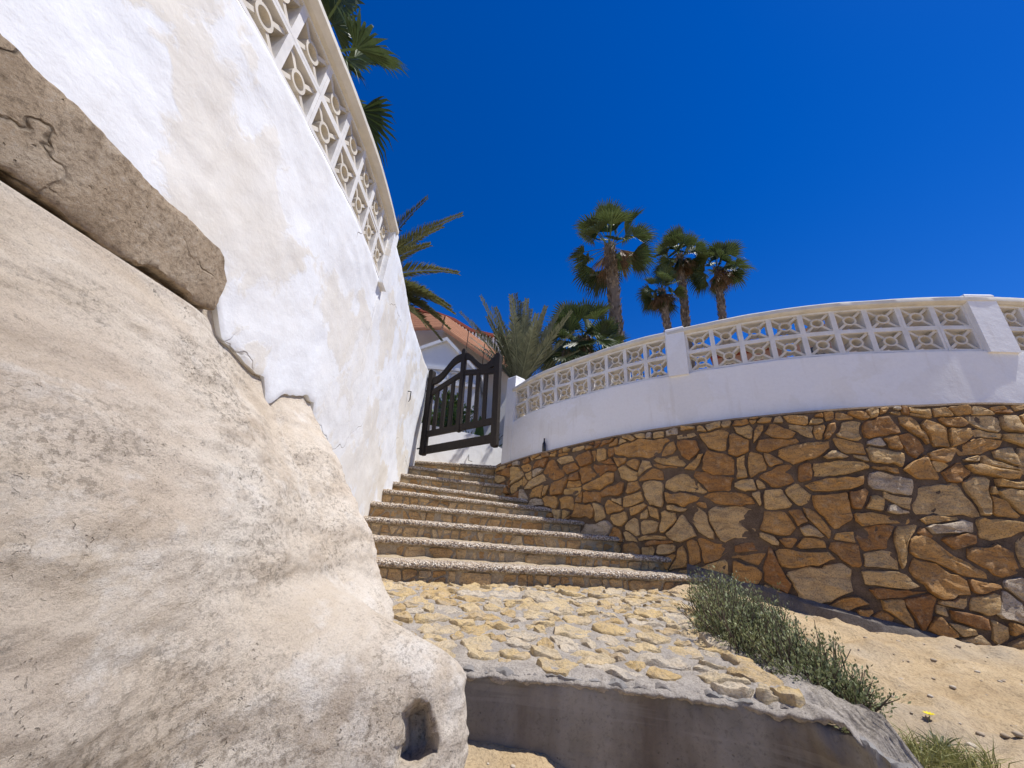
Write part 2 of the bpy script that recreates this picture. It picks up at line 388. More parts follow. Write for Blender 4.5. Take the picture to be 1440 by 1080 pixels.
def rubble(poly, a0, sig, gap, stretch=1.0, out=None):
    """split a convex outline again and again into angular pieces of very uneven size, then shrink each by its joints"""
    if out is None: out = []
    ar = poly_area(poly)
    if len(poly) < 3 or ar < 1e-4: return out
    if ar < a0 * math.exp(rnd.gauss(0, sig)):
        q = poly
        for a, b in zip(poly, poly[1:] + poly[:1]):
            dx, dy = b[0] - a[0], b[1] - a[1]; l = hypot(dx, dy)
            if l < 1e-5: continue
            sgn = 1 if sum(p[0] * r[1] - p[1] * r[0] for p, r in zip(poly, poly[1:] + poly[:1])) > 0 else -1
            nx, ny = dy / l * sgn, -dx / l * sgn
            q = clip(q, nx, ny, a[0] * nx + a[1] * ny - rnd.uniform(*gap))
            if len(q) < 3: return out
        if rnd.random() < 0.6:
            cx = sum(p[0] for p in q) / len(q); cy = sum(p[1] for p in q) / len(q); w_ = rnd.choice(q); dx, dy = w_[0] - cx, w_[1] - cy; l = hypot(dx, dy) or 1
            k = rnd.uniform(-0.5, 0.5); nx, ny = dx / l * cos(k) - dy / l * sin(k), dx / l * sin(k) + dy / l * cos(k)
            q = clip(q, nx, ny, cx * nx + cy * ny + l * rnd.uniform(0.62, 0.85))
        if len(q) >= 3 and poly_area(q) > 0.0009:
            per = sum(hypot(b[0] - a[0], b[1] - a[1]) for a, b in zip(q, q[1:] + q[:1]))
            if poly_area(q) / per ** 2 > 0.022: out.append(q)
        return out
    cx = sum(p[0] for p in poly) / len(poly); cy = sum(p[1] for p in poly) / len(poly)
    w = max(p[0] for p in poly) - min(p[0] for p in poly); h = (max(p[1] for p in poly) - min(p[1] for p in poly)) * stretch
    ang = (0 if w * rnd.uniform(0.75, 1.33) > h else pi / 2) + rnd.gauss(0, 0.30)
    nx, ny = cos(ang), sin(ang); c = (cx + rnd.uniform(-0.22, 0.22) * w) * nx + (cy + rnd.uniform(-0.22, 0.22) * h / stretch) * ny
    rubble(clip(poly, nx, ny, c), a0, sig, gap, stretch, out); rubble(clip(poly, -nx, -ny, -c), a0, sig, gap, stretch, out)
    return out
def stone_mesh(mb, poly, fn, h, tone, rough=0.012, jit=0.012, tilt=0.12, spacing=0.045, warp=0.0):
    cut = []
    n = len(poly)
    for i in range(n):                                   # knock the corners off
        a, p, b = poly[i - 1], poly[i], poly[(i + 1) % n]
        r = rnd.uniform(0.05, 0.15); ux, uy, wx, wy = a[0] - p[0], a[1] - p[1], b[0] - p[0], b[1] - p[1]
        ac = (ux * wx + uy * wy) / ((hypot(ux, uy) * hypot(wx, wy)) or 1); r += 0.20 * sst(0.1, 0.8, ac)
        cut.append((p[0] + (a[0] - p[0]) * r, p[1] + (a[1] - p[1]) * r)); cut.append((p[0] + (b[0] - p[0]) * r, p[1] + (b[1] - p[1]) * r))
    out = []
    for a, b in zip(cut, cut[1:] + cut[:1]):
        L = hypot(b[0] - a[0], b[1] - a[1]); k = max(1, int(L / spacing))
        for q in range(k): out.append((a[0] + (b[0] - a[0]) * q / k, a[1] + (b[1] - a[1]) * q / k))
    sd = rnd.uniform(0, 100); m = len(out)
    cx = sum(p[0] for p in out) / m; cy = sum(p[1] for p in out) / m
    size = min(1.0, sqrt(abs(sum(a[0] * b[1] - a[1] * b[0] for a, b in zip(out, out[1:] + out[:1]))) / 2) / 0.3)
    jj = jit * max(0.35, size)
    out = [(u + nz(u * 9, v * 9, sd) * jj * 1.6 + nz(u * 2.6, v * 2.6, 77) * warp, v + nz(u * 9 + 31, v * 9, sd) * jj * 1.6 + nz(u * 2.6, v * 2.6, 91) * warp) for u, v in out]
    ta, tb = rnd.uniform(-tilt, tilt), rnd.uniform(-tilt, tilt); ang = rnd.uniform(0, pi); ca, sa = cos(ang), sin(ang)
    vs = []; rr = [(1.0, -0.03, 0), (0.985, h * 0.45, 0.4), (0.93, h * 0.9, 1), (0.78, h, 1), (0.55, h * 1.03, 1), (0.3, h * 1.04, 1)]
    for r, d, w in rr:
        for u, v in out:
            a, b = cx + (u - cx) * r, cy + (v - cy) * r
            p, q = a * ca + b * sa, -a * sa + b * ca
            dd = d
            if w: dd += w * ((a - cx) * ta + (b - cy) * tb + nz(p * 5, q * 16, sd, 5) * rough * 1.3 + nz(a * 14, b * 14, sd + 9, 4) * rough)
            vs.append(fn(a, b, dd))
    vs.append(fn(cx, cy, h * 1.04 + nz(cx * 14, cy * 14, sd) * rough))
    fs = []
    for k in range(len(rr) - 1):
        for i in range(m):
            a, b = k * m + i, k * m + (i + 1) % m; fs.append((a, b, b + m, a + m))
    o = (len(rr) - 1) * m
    fs += [(o + i, o + (i + 1) % m, len(vs) - 1) for i in range(m)]
    mb.add(vs, fs, tone)
def scatter(u0, u1, v0, v1, big, small, dens, aniso, tries=4000):
    """variable-size dart throwing: (u, v, weight)"""
    pts = []
    for t in range(tries):
        r = big * (1 - t / tries) ** 1.3 + small
        r *= rnd.uniform(0.8, 1.15)
        u, v = rnd.uniform(u0, u1), rnd.uniform(v0, v1)
        if all(hypot(u - a, (v - b) * aniso) > (r + c) * dens for a, b, c in pts): pts.append((u, v, r))
    return [(a, b, (c * 0.95) ** 2) for a, b, c in pts]

# ================================================================== RIGHT WALL
# x, y, height of the stone ledge, height of the cap
RW = Path([(-0.09, 6.72, 1.05, 2.50), (0.50, 6.08, 1.18, 2.69), (1.17, 5.51, 1.30, 2.80), (1.72, 4.98, 1.36, 2.835), (2.23, 4.57, 1.40, 2.84), (2.67, 4.27, 1.43, 2.85),
           (3.24, 3.94, 1.46, 2.86), (3.79, 3.70, 1.49, 2.86), (4.34, 3.54, 1.51, 2.86), (4.75, 3.44, 1.53, 2.86), (5.2, 3.37, 1.53, 2.86), (5.85, 3.33, 1.53, 2.86), (7.2, 3.34, 1.53, 2.86), (9.5, 3.6, 1.53, 2.86)])
LEDGE, BATTER = 0.085, 0.055
CAPH, BLK = 0.085, 0.30
stone_wall = thing('stone_wall', 'curved retaining wall of brown and ochre rubble stone set in dark mortar, right of the steps', 'stone wall', (2.2, 4.5, -0.4))
def face(u, zrel, d):
    x, y, n, t, ex = RW.at(u)
    return V((x, y, ex[0] + zrel)) + n * (LEDGE - BATTER * zrel + d)
mb = MB()
sweep(mb, RW, 0, RW.L, lambda u, e: [(-0.25, e[0] - 2.6), (-0.25, e[0] - 0.004)] + [(LEDGE - BATTER * z - (0.0 if z < -0.03 else 0.0), e[0] + z) for z in (-0.004, -0.03, -0.3, -0.7, -1.1, -1.5, -1.9, -2.3, -2.6)], 0.06, True, 0.5, 0.006)
mb.build('mortar_core', M['mortar'], stone_wall, True, sharp=40)
mb = MB()
cells_ = []
for big in power_cells(scatter(-0.1, RW.L - 1.0, -2.4, -0.1, 0.15, 0.16, 0.80, 1.35, 900), [(0.0, -2.4), (RW.L - 1.0, -2.4), (RW.L - 1.0, -0.13), (0.0, -0.13)], 1.35, 0.002, False):
    rubble(big, 0.060, 0.62, (0.003, 0.014), 1.5, cells_)
rubble([(0.0, -0.127), (RW.L - 1.0, -0.127), (RW.L - 1.0, -0.028), (0.0, -0.028)], 0.016, 0.4, (0.003, 0.012), 2.6, cells_)
for poly in cells_:
    t = rnd.random() ** 1.0
    if rnd.random() < 0.035: t = 1.0
    elif t > 0.9: t = 0.85
    stone_mesh(mb, poly, face, rnd.uniform(0.010, 0.045), t, 0.013, 0.013, 0.12, 0.045, 0.05)
mb.build('stone_facing', M['stone'], stone_wall, True, sharp=38)
# thin flat ledge course on top
mb = MB()
sweep(mb, RW, 0, RW.L, lambda u, e: [(-0.2, e[0] - 0.0), (LEDGE + 0.012, e[0] - 0.001), (LEDGE + 0.016, e[0] - 0.022), (-0.2, e[0] - 0.024)], 0.04, True, 0.5, 0.006, 3.0)
mb.build('ledge', mat_mortar('ledge_mortar', (0.30, 0.21, 0.13), (0.42, 0.33, 0.23)), stone_wall, True, sharp=40)
# concrete footing under the stones
u0, u1 = RW.u_near(2.2, 4.6), RW.u_near(3.9, 3.66)
mb = MB()
def foot_ring(u, e):
    k = (u - u0) / (u1 - u0); top = interp([(0, -0.22), (0.35, -0.36), (1, -0.60)], k)
    b = LEDGE - BATTER * (top - e[0])
    return [(0.0, -1.3), (0.0, top + 0.02), (b + 0.03, top + 0.01), (b + 0.075, top - 0.03), (b + 0.12, -0.7), (b + 0.14, -1.3)]
sweep(mb, RW, u0, u1, foot_ring, 0.05, True, 0.5, 0.03, 8)
mb.build('footing', mat_mortar('footing_mortar', (0.13, 0.11, 0.09), (0.22, 0.19, 0.16), 5), stone_wall, True, sharp=40)

parapet = thing('balustrade_wall', 'curved white parapet with cream pierced blocks on top of the rubble stone wall', 'parapet wall', (2.2, 4.6, 1.4))
def bz(e): return e[1] - CAPH - 2 * BLK - 0.004
mb = MB()
sweep(mb, RW, 0.10, RW.L, lambda u, e: [(-0.2, e[0] - 0.05), (-0.2, bz(e)), (-0.02, bz(e)), (0.0, bz(e) - 0.012)] + [(0.0, bz(e) - 0.012 + (e[0] - 0.05 - bz(e) + 0.012) * k / 5) for k in range(1, 6)], 0.05, True, 0.5, 0.010)
mb.build('wall', M['plasterR'], parapet, True, sharp=40)
mb = MB()
sweep(mb, RW, 0.2, RW.L, lambda u, e: [(-0.21, e[1] - CAPH), (-0.21, e[1] - 0.01), (-0.10, e[1]), (0.02, e[1] - 0.004), (0.035, e[1] - 0.02), (0.035, e[1] - CAPH + 0.02), (0.01, e[1] - CAPH)], 0.05, True, 0.5, 0.006, 4)
mb.build('cap', M['cap'], parapet, True, sharp=40)
def pillar_mesh(mb, path, u, w, z0, z1, out=0.03, back=-0.24):
    x, y, n, t, e = path.at(u); c = V((x, y, 0))
    rings = []
    for z, k in ((z0, 1), (z0 + (z1 - z0) * 0.5, 1), (z1 - 0.02, 1), (z1, 0.93)):
        rings.append([c + V((0, 0, z)) + t * (sx * w / 2 * k) + n * (o if k == 1 else o - 0.012 * (1 if o > 0 else -1)) + n * nz(x * 3, z * 4, sx) * 0.006 for sx, o in ((-1, back), (1, back), (1, out), (-1, out))])
    mb.rings(rings, True, True)
uP1, uP2 = RW.u_near(2.275, 4.54), RW.u_near(5.28, 3.36)
for u, w in ((uP1, 0.25), (uP2, 0.30)):
    e = RW.at(u)[4]; mb = MB(); pillar_mesh(mb, RW, u, w, bz(e) - 0.03, e[1] + 0.03)
    mb.build('pillar', M['plasterR'], parapet)
mb = MB(); e = RW.at(0.1)[4]; pillar_mesh(mb, RW, 0.13, 0.24, e[0] - 0.02, 2.80, 0.012); mb.build('pillar', M['plasterR'], parapet)

def breeze_block():
    f = lambda u, v, d: V((u, d, v))
    D = 0.07; s = 0.5; fr = 0.085; o, i = s - 0.001, s - fr
    mb = MB()
    for poly in ([(-o, -o), (o, -o), (o, -i), (-o, -i)], [(-o, i), (o, i), (o, o), (-o, o)], [(-o, -i), (-i, -i), (-i, i), (-o, i)], [(i, -i), (o, -i), (o, i), (i, i)]):
        mb.prism(poly, f, -D, D, 0.5)
    nf = len(mb.f)
    n = 20; ro, ri = 0.21, 0.13; D2 = D - 0.010
    rings = []
    for r, d in ((ro, -D2), (ro - 0.015, D2), (ri, D2), (ri + 0.02, -D2), (ro, -D2)):
        rings.append([f(cos(2 * pi * k / n) * r, sin(2 * pi * k / n) * r, d) for k in range(n)])
    mb.rings(rings, True, False, 0.5)
    D3 = D - 0.016; L = (i + 0.02) * sqrt(2)
    for q in range(4):
        a = pi / 4 + q * pi / 2; ca, sa = cos(a), sin(a)
        def P(l, w): return (l * ca - w * sa, l * sa + w * ca)
        mb.prism([P(ro - 0.04, -0.040), P(L - 0.12, -0.046), P(L - 0.05, -0.085), P(L - 0.05, 0.085), P(L - 0.12, 0.046), P(ro - 0.04, 0.040)], f, -D3, D3, 0.5)
    me = mb.mesh('breeze_block', M['blockrim']); me.materials.append(M['block'])
    for k, p in enumerate(me.polygons): p.material_index = 0 if k < nf else 1
    return me
bmesh_block = breeze_block()
import bmesh as _bm
b_ = _bm.new(); b_.from_mesh(bmesh_block); _bm.ops.recalc_face_normals(b_, faces=b_.faces)
b_.to_mesh(bmesh_block); b_.free()
def blocks(path, u0, u1, count, parent, zfn, off=-0.095):
    w = (u1 - u0) / count
    for i in range(count):
        u = u0 + w * (i + 0.5)
        x, y, n, t, e = path.at(u)
        for row in (0, 1):
            o = bpy.data.objects.new('breeze_block', bmesh_block); col.objects.link(o)
            c = V((x, y, zfn(e) + BLK * (row + 0.5))) + n * (off + rnd.uniform(-0.003, 0.003))
            slope = 0.0
            if len(e) > 1:
                ea, eb = path.at(u - w / 2)[4], path.at(u + w / 2)[4]; slope = (zfn(eb) - zfn(ea)) / w
            R = Matrix(((t.x * w, -n.x, 0, c.x), (t.y * w, -n.y, 0, c.y), (slope * w, 0, BLK, c.z), (0, 0, 0, 1)))
            o.parent = parent; o.matrix_parent_inverse = parent.matrix_basis.inverted(); o.matrix_basis = R
blocks(RW, 0.25, uP1 - 0.125, 9, parapet, lambda e: bz(e) + 0.002)
blocks(RW, uP1 + 0.125, uP2 - 0.15, 9, parapet, lambda e: bz(e) + 0.002)
blocks(RW, uP2 + 0.15, uP2 + 0.15 + 1.5, 5, parapet, lambda e: bz(e) + 0.002)

# brown bottle on the ledge
x, y, n, t, e = RW.at(RW.u_near(0.62, 5.97))
p = V((x, y, e[0] + 0.002)) + n * 0.045
bt = thing('bottle', 'small dark brown glass bottle standing on the stone wall ledge near the gate', 'bottle', p)
mb = MB(); n_ = 16
prof = [(0.0, 0.0), (0.028, 0.0), (0.030, 0.006), (0.030, 0.125), (0.027, 0.145), (0.016, 0.172), (0.0125, 0.19), (0.012, 0.222), (0.0145, 0.224), (0.0145, 0.232), (0.0, 0.232)]
mb.rings([[p + V((cos(2 * pi * k / n_) * max(r, 1e-4), sin(2 * pi * k / n_) * max(r, 1e-4), z)) for k in range(n_)] for r, z in prof], True, False)
mb.build('glass_body', M['glass'], bt, True, sharp=50)

# ================================================================== LEFT WALL, ROCK
LW = Path([(-1.75, -1.4), (-1.55, 0.0), (-1.43, 1.0), (-1.375, 1.7), (-1.36, 2.3), (-1.41, 3.05), (-1.50, 3.9), (-1.60, 4.75), (-1.67, 5.8), (-1.715, 6.95)])
uPL = LW.u_near(-1.41, 3.09)
ZT = 2.94
lwall = thing('retaining_wall', 'tall white patched plaster wall with pierced block balustrade, above the pale rock on the left', 'retaining wall', (-1.5, 3.0, 0.5))
# lower torn edge of the plaster: (y, z)
EDGE = [(-2, 1.02), (1.40, 1.03), (1.43, 0.96), (1.47, 0.86), (1.52, 0.79), (1.56, 0.74), (1.62, 0.73), (1.72, 0.70), (1.83, 0.675), (1.90, 0.69), (1.92, 0.62), (1.97, 0.56), (2.02, 0.585), (2.08, 0.66), (2.22, 0.70), (2.31, 0.735), (2.39, 0.715), (2.42, 0.735), (2.46, 0.66), (2.56, 0.56), (2.68, 0.46), (2.9, 0.33), (3.3, 0.10), (3.8, -0.15), (4.4, -0.1), (7, 0.4)]
def edge(y): return interp(EDGE, y) + nz(y * 16, 3.3, 0, 4) * 0.014 * sst(1.38, 1.5, y)
def lw_top(u, y):
    return ZT - CAPH - 2 * BLK if u < uPL else ZT - 0.02 - 0.05 * sst(uPL, LW.L, u)
def lw_wob(u, z): return nz(u * 1.4, z * 1.4, 7.7, 5) * 0.016 + nz(u * 6, z * 6, 1.1, 3) * 0.004
mb = MB(); NV = 60; rings = []
nU = int(LW.L / 0.03)
for i in range(nU + 1):
    u = LW.L * i / nU; x, y, n, t, _ = LW.at(u); z0, z1 = edge(y), lw_top(u, y)
    ring = [V((x, y, z1)) + n * -0.24, V((x, y, z1)) + n * -0.02]
    for k in range(NV + 1):
        z = z1 - 0.006 + (z0 - z1 + 0.006) * (k / NV)
        ring.append(V((x, y, z)) + n * (lw_wob(u, z) - (0.006 if k in (0, NV) else 0)))
    ring.append(V((x, y, z0 + 0.003)) + n * -0.05)
    ring.append(V((x, y, z0 + 0.003)) + n * -0.24)
    rings.append(ring)
mb.rings(rings, True, True)
mb.build('wall', M['plasterL'], lwall, True, sharp=45)
mb = MB()
sweep(mb, LW, 0, uPL - 0.02, lambda u, e: [(-0.2, ZT - CAPH), (-0.2, ZT), (0.02, ZT), (0.055, ZT - 0.012), (0.055, ZT - CAPH + 0.035), (0.015, ZT - CAPH)], 0.05, True, 0.5, 0.004, 2)
mb.build('cap', M['cap'], lwall, True, sharp=40)
mb = MB(); pillar_mesh(mb, LW, uPL, 0.16, ZT - CAPH - 2 * BLK - 0.05, ZT + 0.015, 0.035); mb.build('pillar', M['plasterL'], lwall)
ncol = int((uPL - 0.08) / BLK)
blocks(LW, uPL - 0.08 - ncol * BLK, uPL - 0.08, ncol, lwall, lambda e: ZT - CAPH - 2 * BLK + 0.002, -0.085)
x, y, n, t, _ = LW.at(LW.u_near(-1.66, 5.5))
mb = MB(); q = V((x, y, 1.93)) + n * 0.02
mb.tube([q + n * -0.03, q + n * 0.03, q + n * 0.035 + V((0, 0, -0.14)), q + n * 0.02 + V((0, 0, -0.17))], 0.009, 6); mb.build('iron_hook', M['gate'], lwall, True)

# --- concrete footing beam
beam = thing('footing_beam', 'rough brown concrete beam under the white plaster, broken off at its end, on the left', 'concrete beam', (-1.4, 0.6, 0.9))
mb = MB(); rings = []
uB0, uB1 = LW.u_near(-1.66, -1.0), LW.u_near(-1.4, 1.42)
N = 220
for i in range(N + 1):
    u = uB0 + (uB1 - uB0) * i / N; x, y, n, t, _ = LW.at(u)
    k = sst(uB1 - 0.13, uB1 + 0.015, u)
    zt = 1.082 + 0.07 * sst(1.25, 0.35, y) - 0.11 * k * k + nz(u * 5, 0.3) * 0.012; zb = 0.795 + 0.03 * k + nz(u * 4, 9.3) * 0.03 + nz(u * 15, 4.3, 1, 5) * 0.014; o = 0.045 - 0.012 * k
    ring = [V((x, y, zb + 0.02)) + n * -0.15, V((x, y, zt - 0.02)) + n * -0.15]
    for a, b in ((0.25, 1.0), (0.8, 0.995), (0.97, 0.97), (1.0, 0.85), (1.0, 0.7), (1.0, 0.55), (0.99, 0.4), (1.0, 0.25), (1.0, 0.12), (0.97, 0.03), (0.8, 0.0), (0.2, 0.0)):
        z = zb + (zt - zb) * b
        ring.append(V((x, y, z)) + n * (o * a + nz(u * 9, z * 9, 4.4, 5) * 0.010 + nz(u * 30, z * 30, 2, 4) * 0.007))
    rings.append(ring)
mb.rings(rings, True, True); mb.build('beam', M['footing'], beam, True, sharp=50)

# --- rock outcrop
RPROF = [(0, -0.03), (0.06, -0.005), (0.14, 0.055), (0.25, 0.145), (0.5, 0.34), (0.75, 0.515), (0.9, 0.59), (1.2, 0.70), (2.0, 0.80)]
def rock_top(y): return 0.80 - 0.06 * sst(1.44, 1.56, y) if y < 1.56 else interp(EDGE, y)
def rock_x(y, z):
    """outward offset from the wall face"""
    zl = rock_top(y)
    t = zl - z
    if t < 0: return -0.035 + 0.02 * t
    b = interp(RPROF, t) * (1 - 0.45 * sst(2.55, 3.6, y))
    b += 0.060 * sst(0.0, 0.03, t) * sst(1.60, 1.30, y) * sst(0.5, 0.1, t)
    fl = sst(-0.22, -0.53, z)
    b += fl * (0.58 * exp(-((y - 1.64) / 0.27) ** 2) + 0.13 * exp(-((y - 2.2) / 0.4) ** 2))
    return b
mb = MB(); Y0, Y1, Z0, Z1 = -1.2, 4.1, -1.15, 1.06
NY, NZ = 420, 170
grid = []
for i in range(NY + 1):
    y = Y0 + (Y1 - Y0) * i / NY; u = LW.u_near(-1.4, y)
    import bisect
    # wall x at this y
    for a, b in zip(LW.p, LW.p[1:]):
        if a[1] <= y <= b[1]: wx = a[0] + (b[0] - a[0]) * (y - a[1]) / (b[1] - a[1]); break
    row = []
    for j in range(NZ + 1):
        z = Z0 + (Z1 - Z0) * j / NZ
        t = rock_top(y) - z
        amp = sst(0.0, 0.18, t)
        x = wx + rock_x(y, z)
        d = nz(y * 0.9, z * 1.7 + y * 0.35, 2.2, 6) * 0.028 + nz(y * 2.6, z * 6.5 + y * 0.8, 5.5, 5) * 0.020 + nz(y * 10, z * 14, 8.5, 6) * 0.010
        lay = (z * 3.1 + y * 0.28 + nz(y * 0.8, z, 1.7) * 0.5); s = lay - math.floor(lay)
        d += (0.010 * (s ** 3) ) * sst(-0.5, -0.1, z)
        row.append(V((x + d * amp, y + nz(y * 3, z * 3, 4.1) * 0.02 * amp, z)))
    grid.append(row)
inw = V((-0.2259, 1.7, -0.69)).normalized()          # axis of the small hollow
hc = min((p for r in grid for p in r if (p - inw * p.dot(inw)).length < 0.022), key=lambda p: p.dot(inw)).copy()
for r in grid:
    for p in r:
        q = p - hc; a = q.dot(inw)
        if abs(a) > 0.16: continue
        q = q - inw * a; d = V((q.x + 0.15 * q.z, q.y * 0.5, q.z * 0.62)).length / (0.040 - 0.22 * max(-0.06, min(0.09, q.z)))
        d *= 1 + 0.35 * nz(p.y * 16, p.z * 16, p.x * 16)
        p += inw * 0.15 * sst(1.25, 0.7, d)
vs = [p for r in grid for p in r]; n = NZ + 1
fs = [(i * n + j, i * n + j + 1, (i + 1) * n + j + 1, (i + 1) * n + j) for i in range(NY) for j in range(NZ)]
mb.add(vs, fs)
rk = mb.build('rock_outcrop', M['rock'], None, True)
if sum(p.normal.x for p in rk.data.polygons) < 0: rk.data.flip_normals()
tag(rk, 'huge pale weathered sandstone outcrop with eroded layers and a small dark hollow, bottom left', 'rock')

# ================================================================== STEPS
LE = [(-1.09, 3.46, -0.319), (-1.30, 3.86, -0.155), (-1.50, 4.25, 0.018), (-1.60, 4.68, 0.196), (-1.64, 5.13, 0.385), (-1.66, 5.59, 0.535), (-1.69, 6.04, 0.715), (-1.73, 6.48, 0.91), (-1.74, 6.94, 1.075)]
RE = [(2.46, 4.30, -0.312), (2.06, 4.56, -0.17), (1.62, 4.94, 0.005), (1.25, 5.36, 0.175), (0.90, 5.72, 0.33), (0.56, 6.03, 0.45), (0.25, 6.40, 0.69), (-0.01, 6.66, 0.86), (-0.21, 6.82, 1.075)]
stairs = thing('staircase', 'flight of worn stone steps with rough pebbled nosings, rising between the walls to the gate', 'stairs', (0, 3.8, -0.5))
def step_frame(i):
    a, b = V(LE[i]), V(RE[i]); d = (b - a); d.normalize()
    a = a - d * 0.28; b = b + d * 0.32
    back = V((-d.y, d.x, 0)).normalized()
    return a, b, d, back
for i in range(9):
    a, b, d, back = step_frame(i); L = (b - a).length
    zprev = LE[i - 1][2] if i else -0.50
    rise = 0.5 * (LE[i][2] + RE[i][2]) - (0.5 * (LE[i - 1][2] + RE[i - 1][2]) if i else -0.50)
    th = 0.058
    # riser core with tread surface
    depth = 0.75 if i < 8 else 1.4
    mb = MB(); nu = int(L / 0.06); rings = []
    for k in range(nu + 1):
        p = a + d * (L * k / nu); r = []
        for off, z in ((0.05, -rise - 0.25), (0.048, -th), (0.07, -th + 0.02), (0.26, -0.012), (0.36, 0.0), (0.55, 0.0), (depth, 0.0), (depth, -rise - 0.25)):
            w = nz(p.x * 7, p.y * 7 + off * 9, z * 5, 5) * 0.018
            r.append(p + back * (off + (w if off < 0.06 else 0)) + V((0, 0, z + (w if z > -0.03 and 0.1 < off < 0.6 else 0))))
        rings.append(r)
    mb.rings(rings, True, True)
    st = mb.build('step', M['tread'], stairs, True, sharp=45)
    # stones set in the riser and in the tread
    mb = MB()
    fn = lambda u, v, dd: a + d * u + back * (0.05 - dd) + V((0, 0, v))
    for poly in rubble([(0, -rise - 0.05), (L, -rise - 0.05), (L, -th - 0.004), (0, -th - 0.004)], 0.022, 0.6, (0.003, 0.012), 1.4):
        stone_mesh(mb, poly, fn, rnd.uniform(0.006, 0.018), rnd.random(), 0.006, 0.008, 0.08, 0.05)
    mb.build('riser_stones', M['riser'], st, True, sharp=40)
    # rough pebbled nosing slab
    mb = MB(); nu = int(L / 0.022); rings = []
    prof = [(0.28, -0.035), (0.03, -th + 0.002), (0.006, -th + 0.004), (-0.004, -th * 0.7), (-0.006, -th * 0.35), (0.002, -0.006), (0.02, 0.002), (0.06, 0.004), (0.11, 0.004), (0.17, 0.003), (0.23, 0.001), (0.28, -0.02)]
    for k in range(nu + 1):
        p = a + d * (L * k / nu); r = []
        for q, (off, z) in enumerate(prof):
            w = nz(p.x * 28 + off * 37, p.y * 28 + z * 60, i * 3.1 + q * 0.7, 3) * 0.009 + nz(p.x * 2.2, p.y * 2.2, i * 5.0 + (0 if off > 0.02 else 1), 3) * 0.005
            o2 = off + (w if q in (1, 2, 3, 4, 5) else 0); z2 = z + (w if q >= 5 else w * 0.4)
            r.append(p + back * o2 + V((0, 0, z2)))
        rings.append(r)
    mb.rings(rings, True, True)
    mb.build('nosing', M['pebble'], st, True, sharp=60)

# ================================================================== PAVED LANDING
landing = thing('paved_landing', 'landing of yellow stones in grey mortar with stained concrete front, below the steps', 'landing', (0.4, 2.6, -0.6))
# front edge of the block: (x, y, z) from left to right
FE = Path([(-0.35, 1.93, -0.562), (-0.15, 1.90, -0.556), (0.15, 1.89, -0.552), (0.52, 1.86, -0.55), (0.85, 1.80, -0.548), (1.13, 1.71, -0.548), (1.28, 1.55, -0.565), (1.33, 1.40, -0.61), (1.36, 1.24, -0.69), (1.38, 1.08, -0.82)], 0.03)
def land_z(x, y):
    return -0.556 + 0.072 * sst(1.8, 3.5, y) + 0.008 * x + nz(x * 1.6, y * 1.6, 3) * 0.012
BACKL, BACKR = V((-1.35, 3.5, 0)), V((2.1, 4.25, 0))
REDGE = [(1.4, 1.36), (1.7, 1.24), (1.95, 1.24), (2.25, 1.28), (2.8, 1.40), (3.5, 1.62), (4.3, 2.2)]
def land_edge_r(y): return interp(REDGE, y)
# mortar bed: columns along the front edge, rows to the back
mb = MB(); NX = 230; grid = []
SS = [-2, -1] + [0.12 * (k / 14) for k in range(15)] + [0.12 + 0.88 * (k / 60) for k in range(1, 61)]
for i in range(NX + 1):
    u = FE.L * i / NX; ex, ey, n, t, ez = FE.at(u); k = i / NX; re_ = sst(FE.L * 0.6, FE.L * 0.8, u)
    bk = BACKL.lerp(V((1.75, 4.2, 0)), min(1, k * 1.25)); r = []
    lip = nz(u * 8, 1.5, 0, 6) * 0.022
    for s_ in SS:
        s = max(0, s_); x = ex + (bk.x - ex) * s; y = ey + (bk.y - ey) * s
        z = ez[0] + (land_z(x, y) - ez[0]) * sst(0, 0.10 + 0.1 * re_, s)
        z += nz(x * 11, y * 11, 6, 6) * 0.009 + nz(x * 34, y * 34, 6, 4) * 0.005 - 0.020 * (1 - sst(0, 0.03, s))
        z += re_ * sst(0.5, 0.1, s) * nz(x * 7, y * 7, 16, 6) * 0.05
        p = V((x, y, z))
        if s_ == 0: p += n * (0.010 + lip) + V((0, 0, -0.006))
        if s_ == -1: p += n * (0.016 + lip + re_ * nz(u * 11, 3, 3, 5) * 0.05) + V((0, 0, -0.014 + nz(u * 20, 2) * 0.006))
        if s_ == -2: p += n * (0.0 + lip * 0.5) + V((0, 0, -0.026 + nz(u * 14, 5, 1, 5) * 0.02))
        r.append(p)
    grid.append(r)
mb.rings(grid, False, False)
mbed = mb.build('mortar_bed', M['bed'], landing, True)
if sum(p.normal.z for p in mbed.data.polygons) < 0: mbed.data.flip_normals()
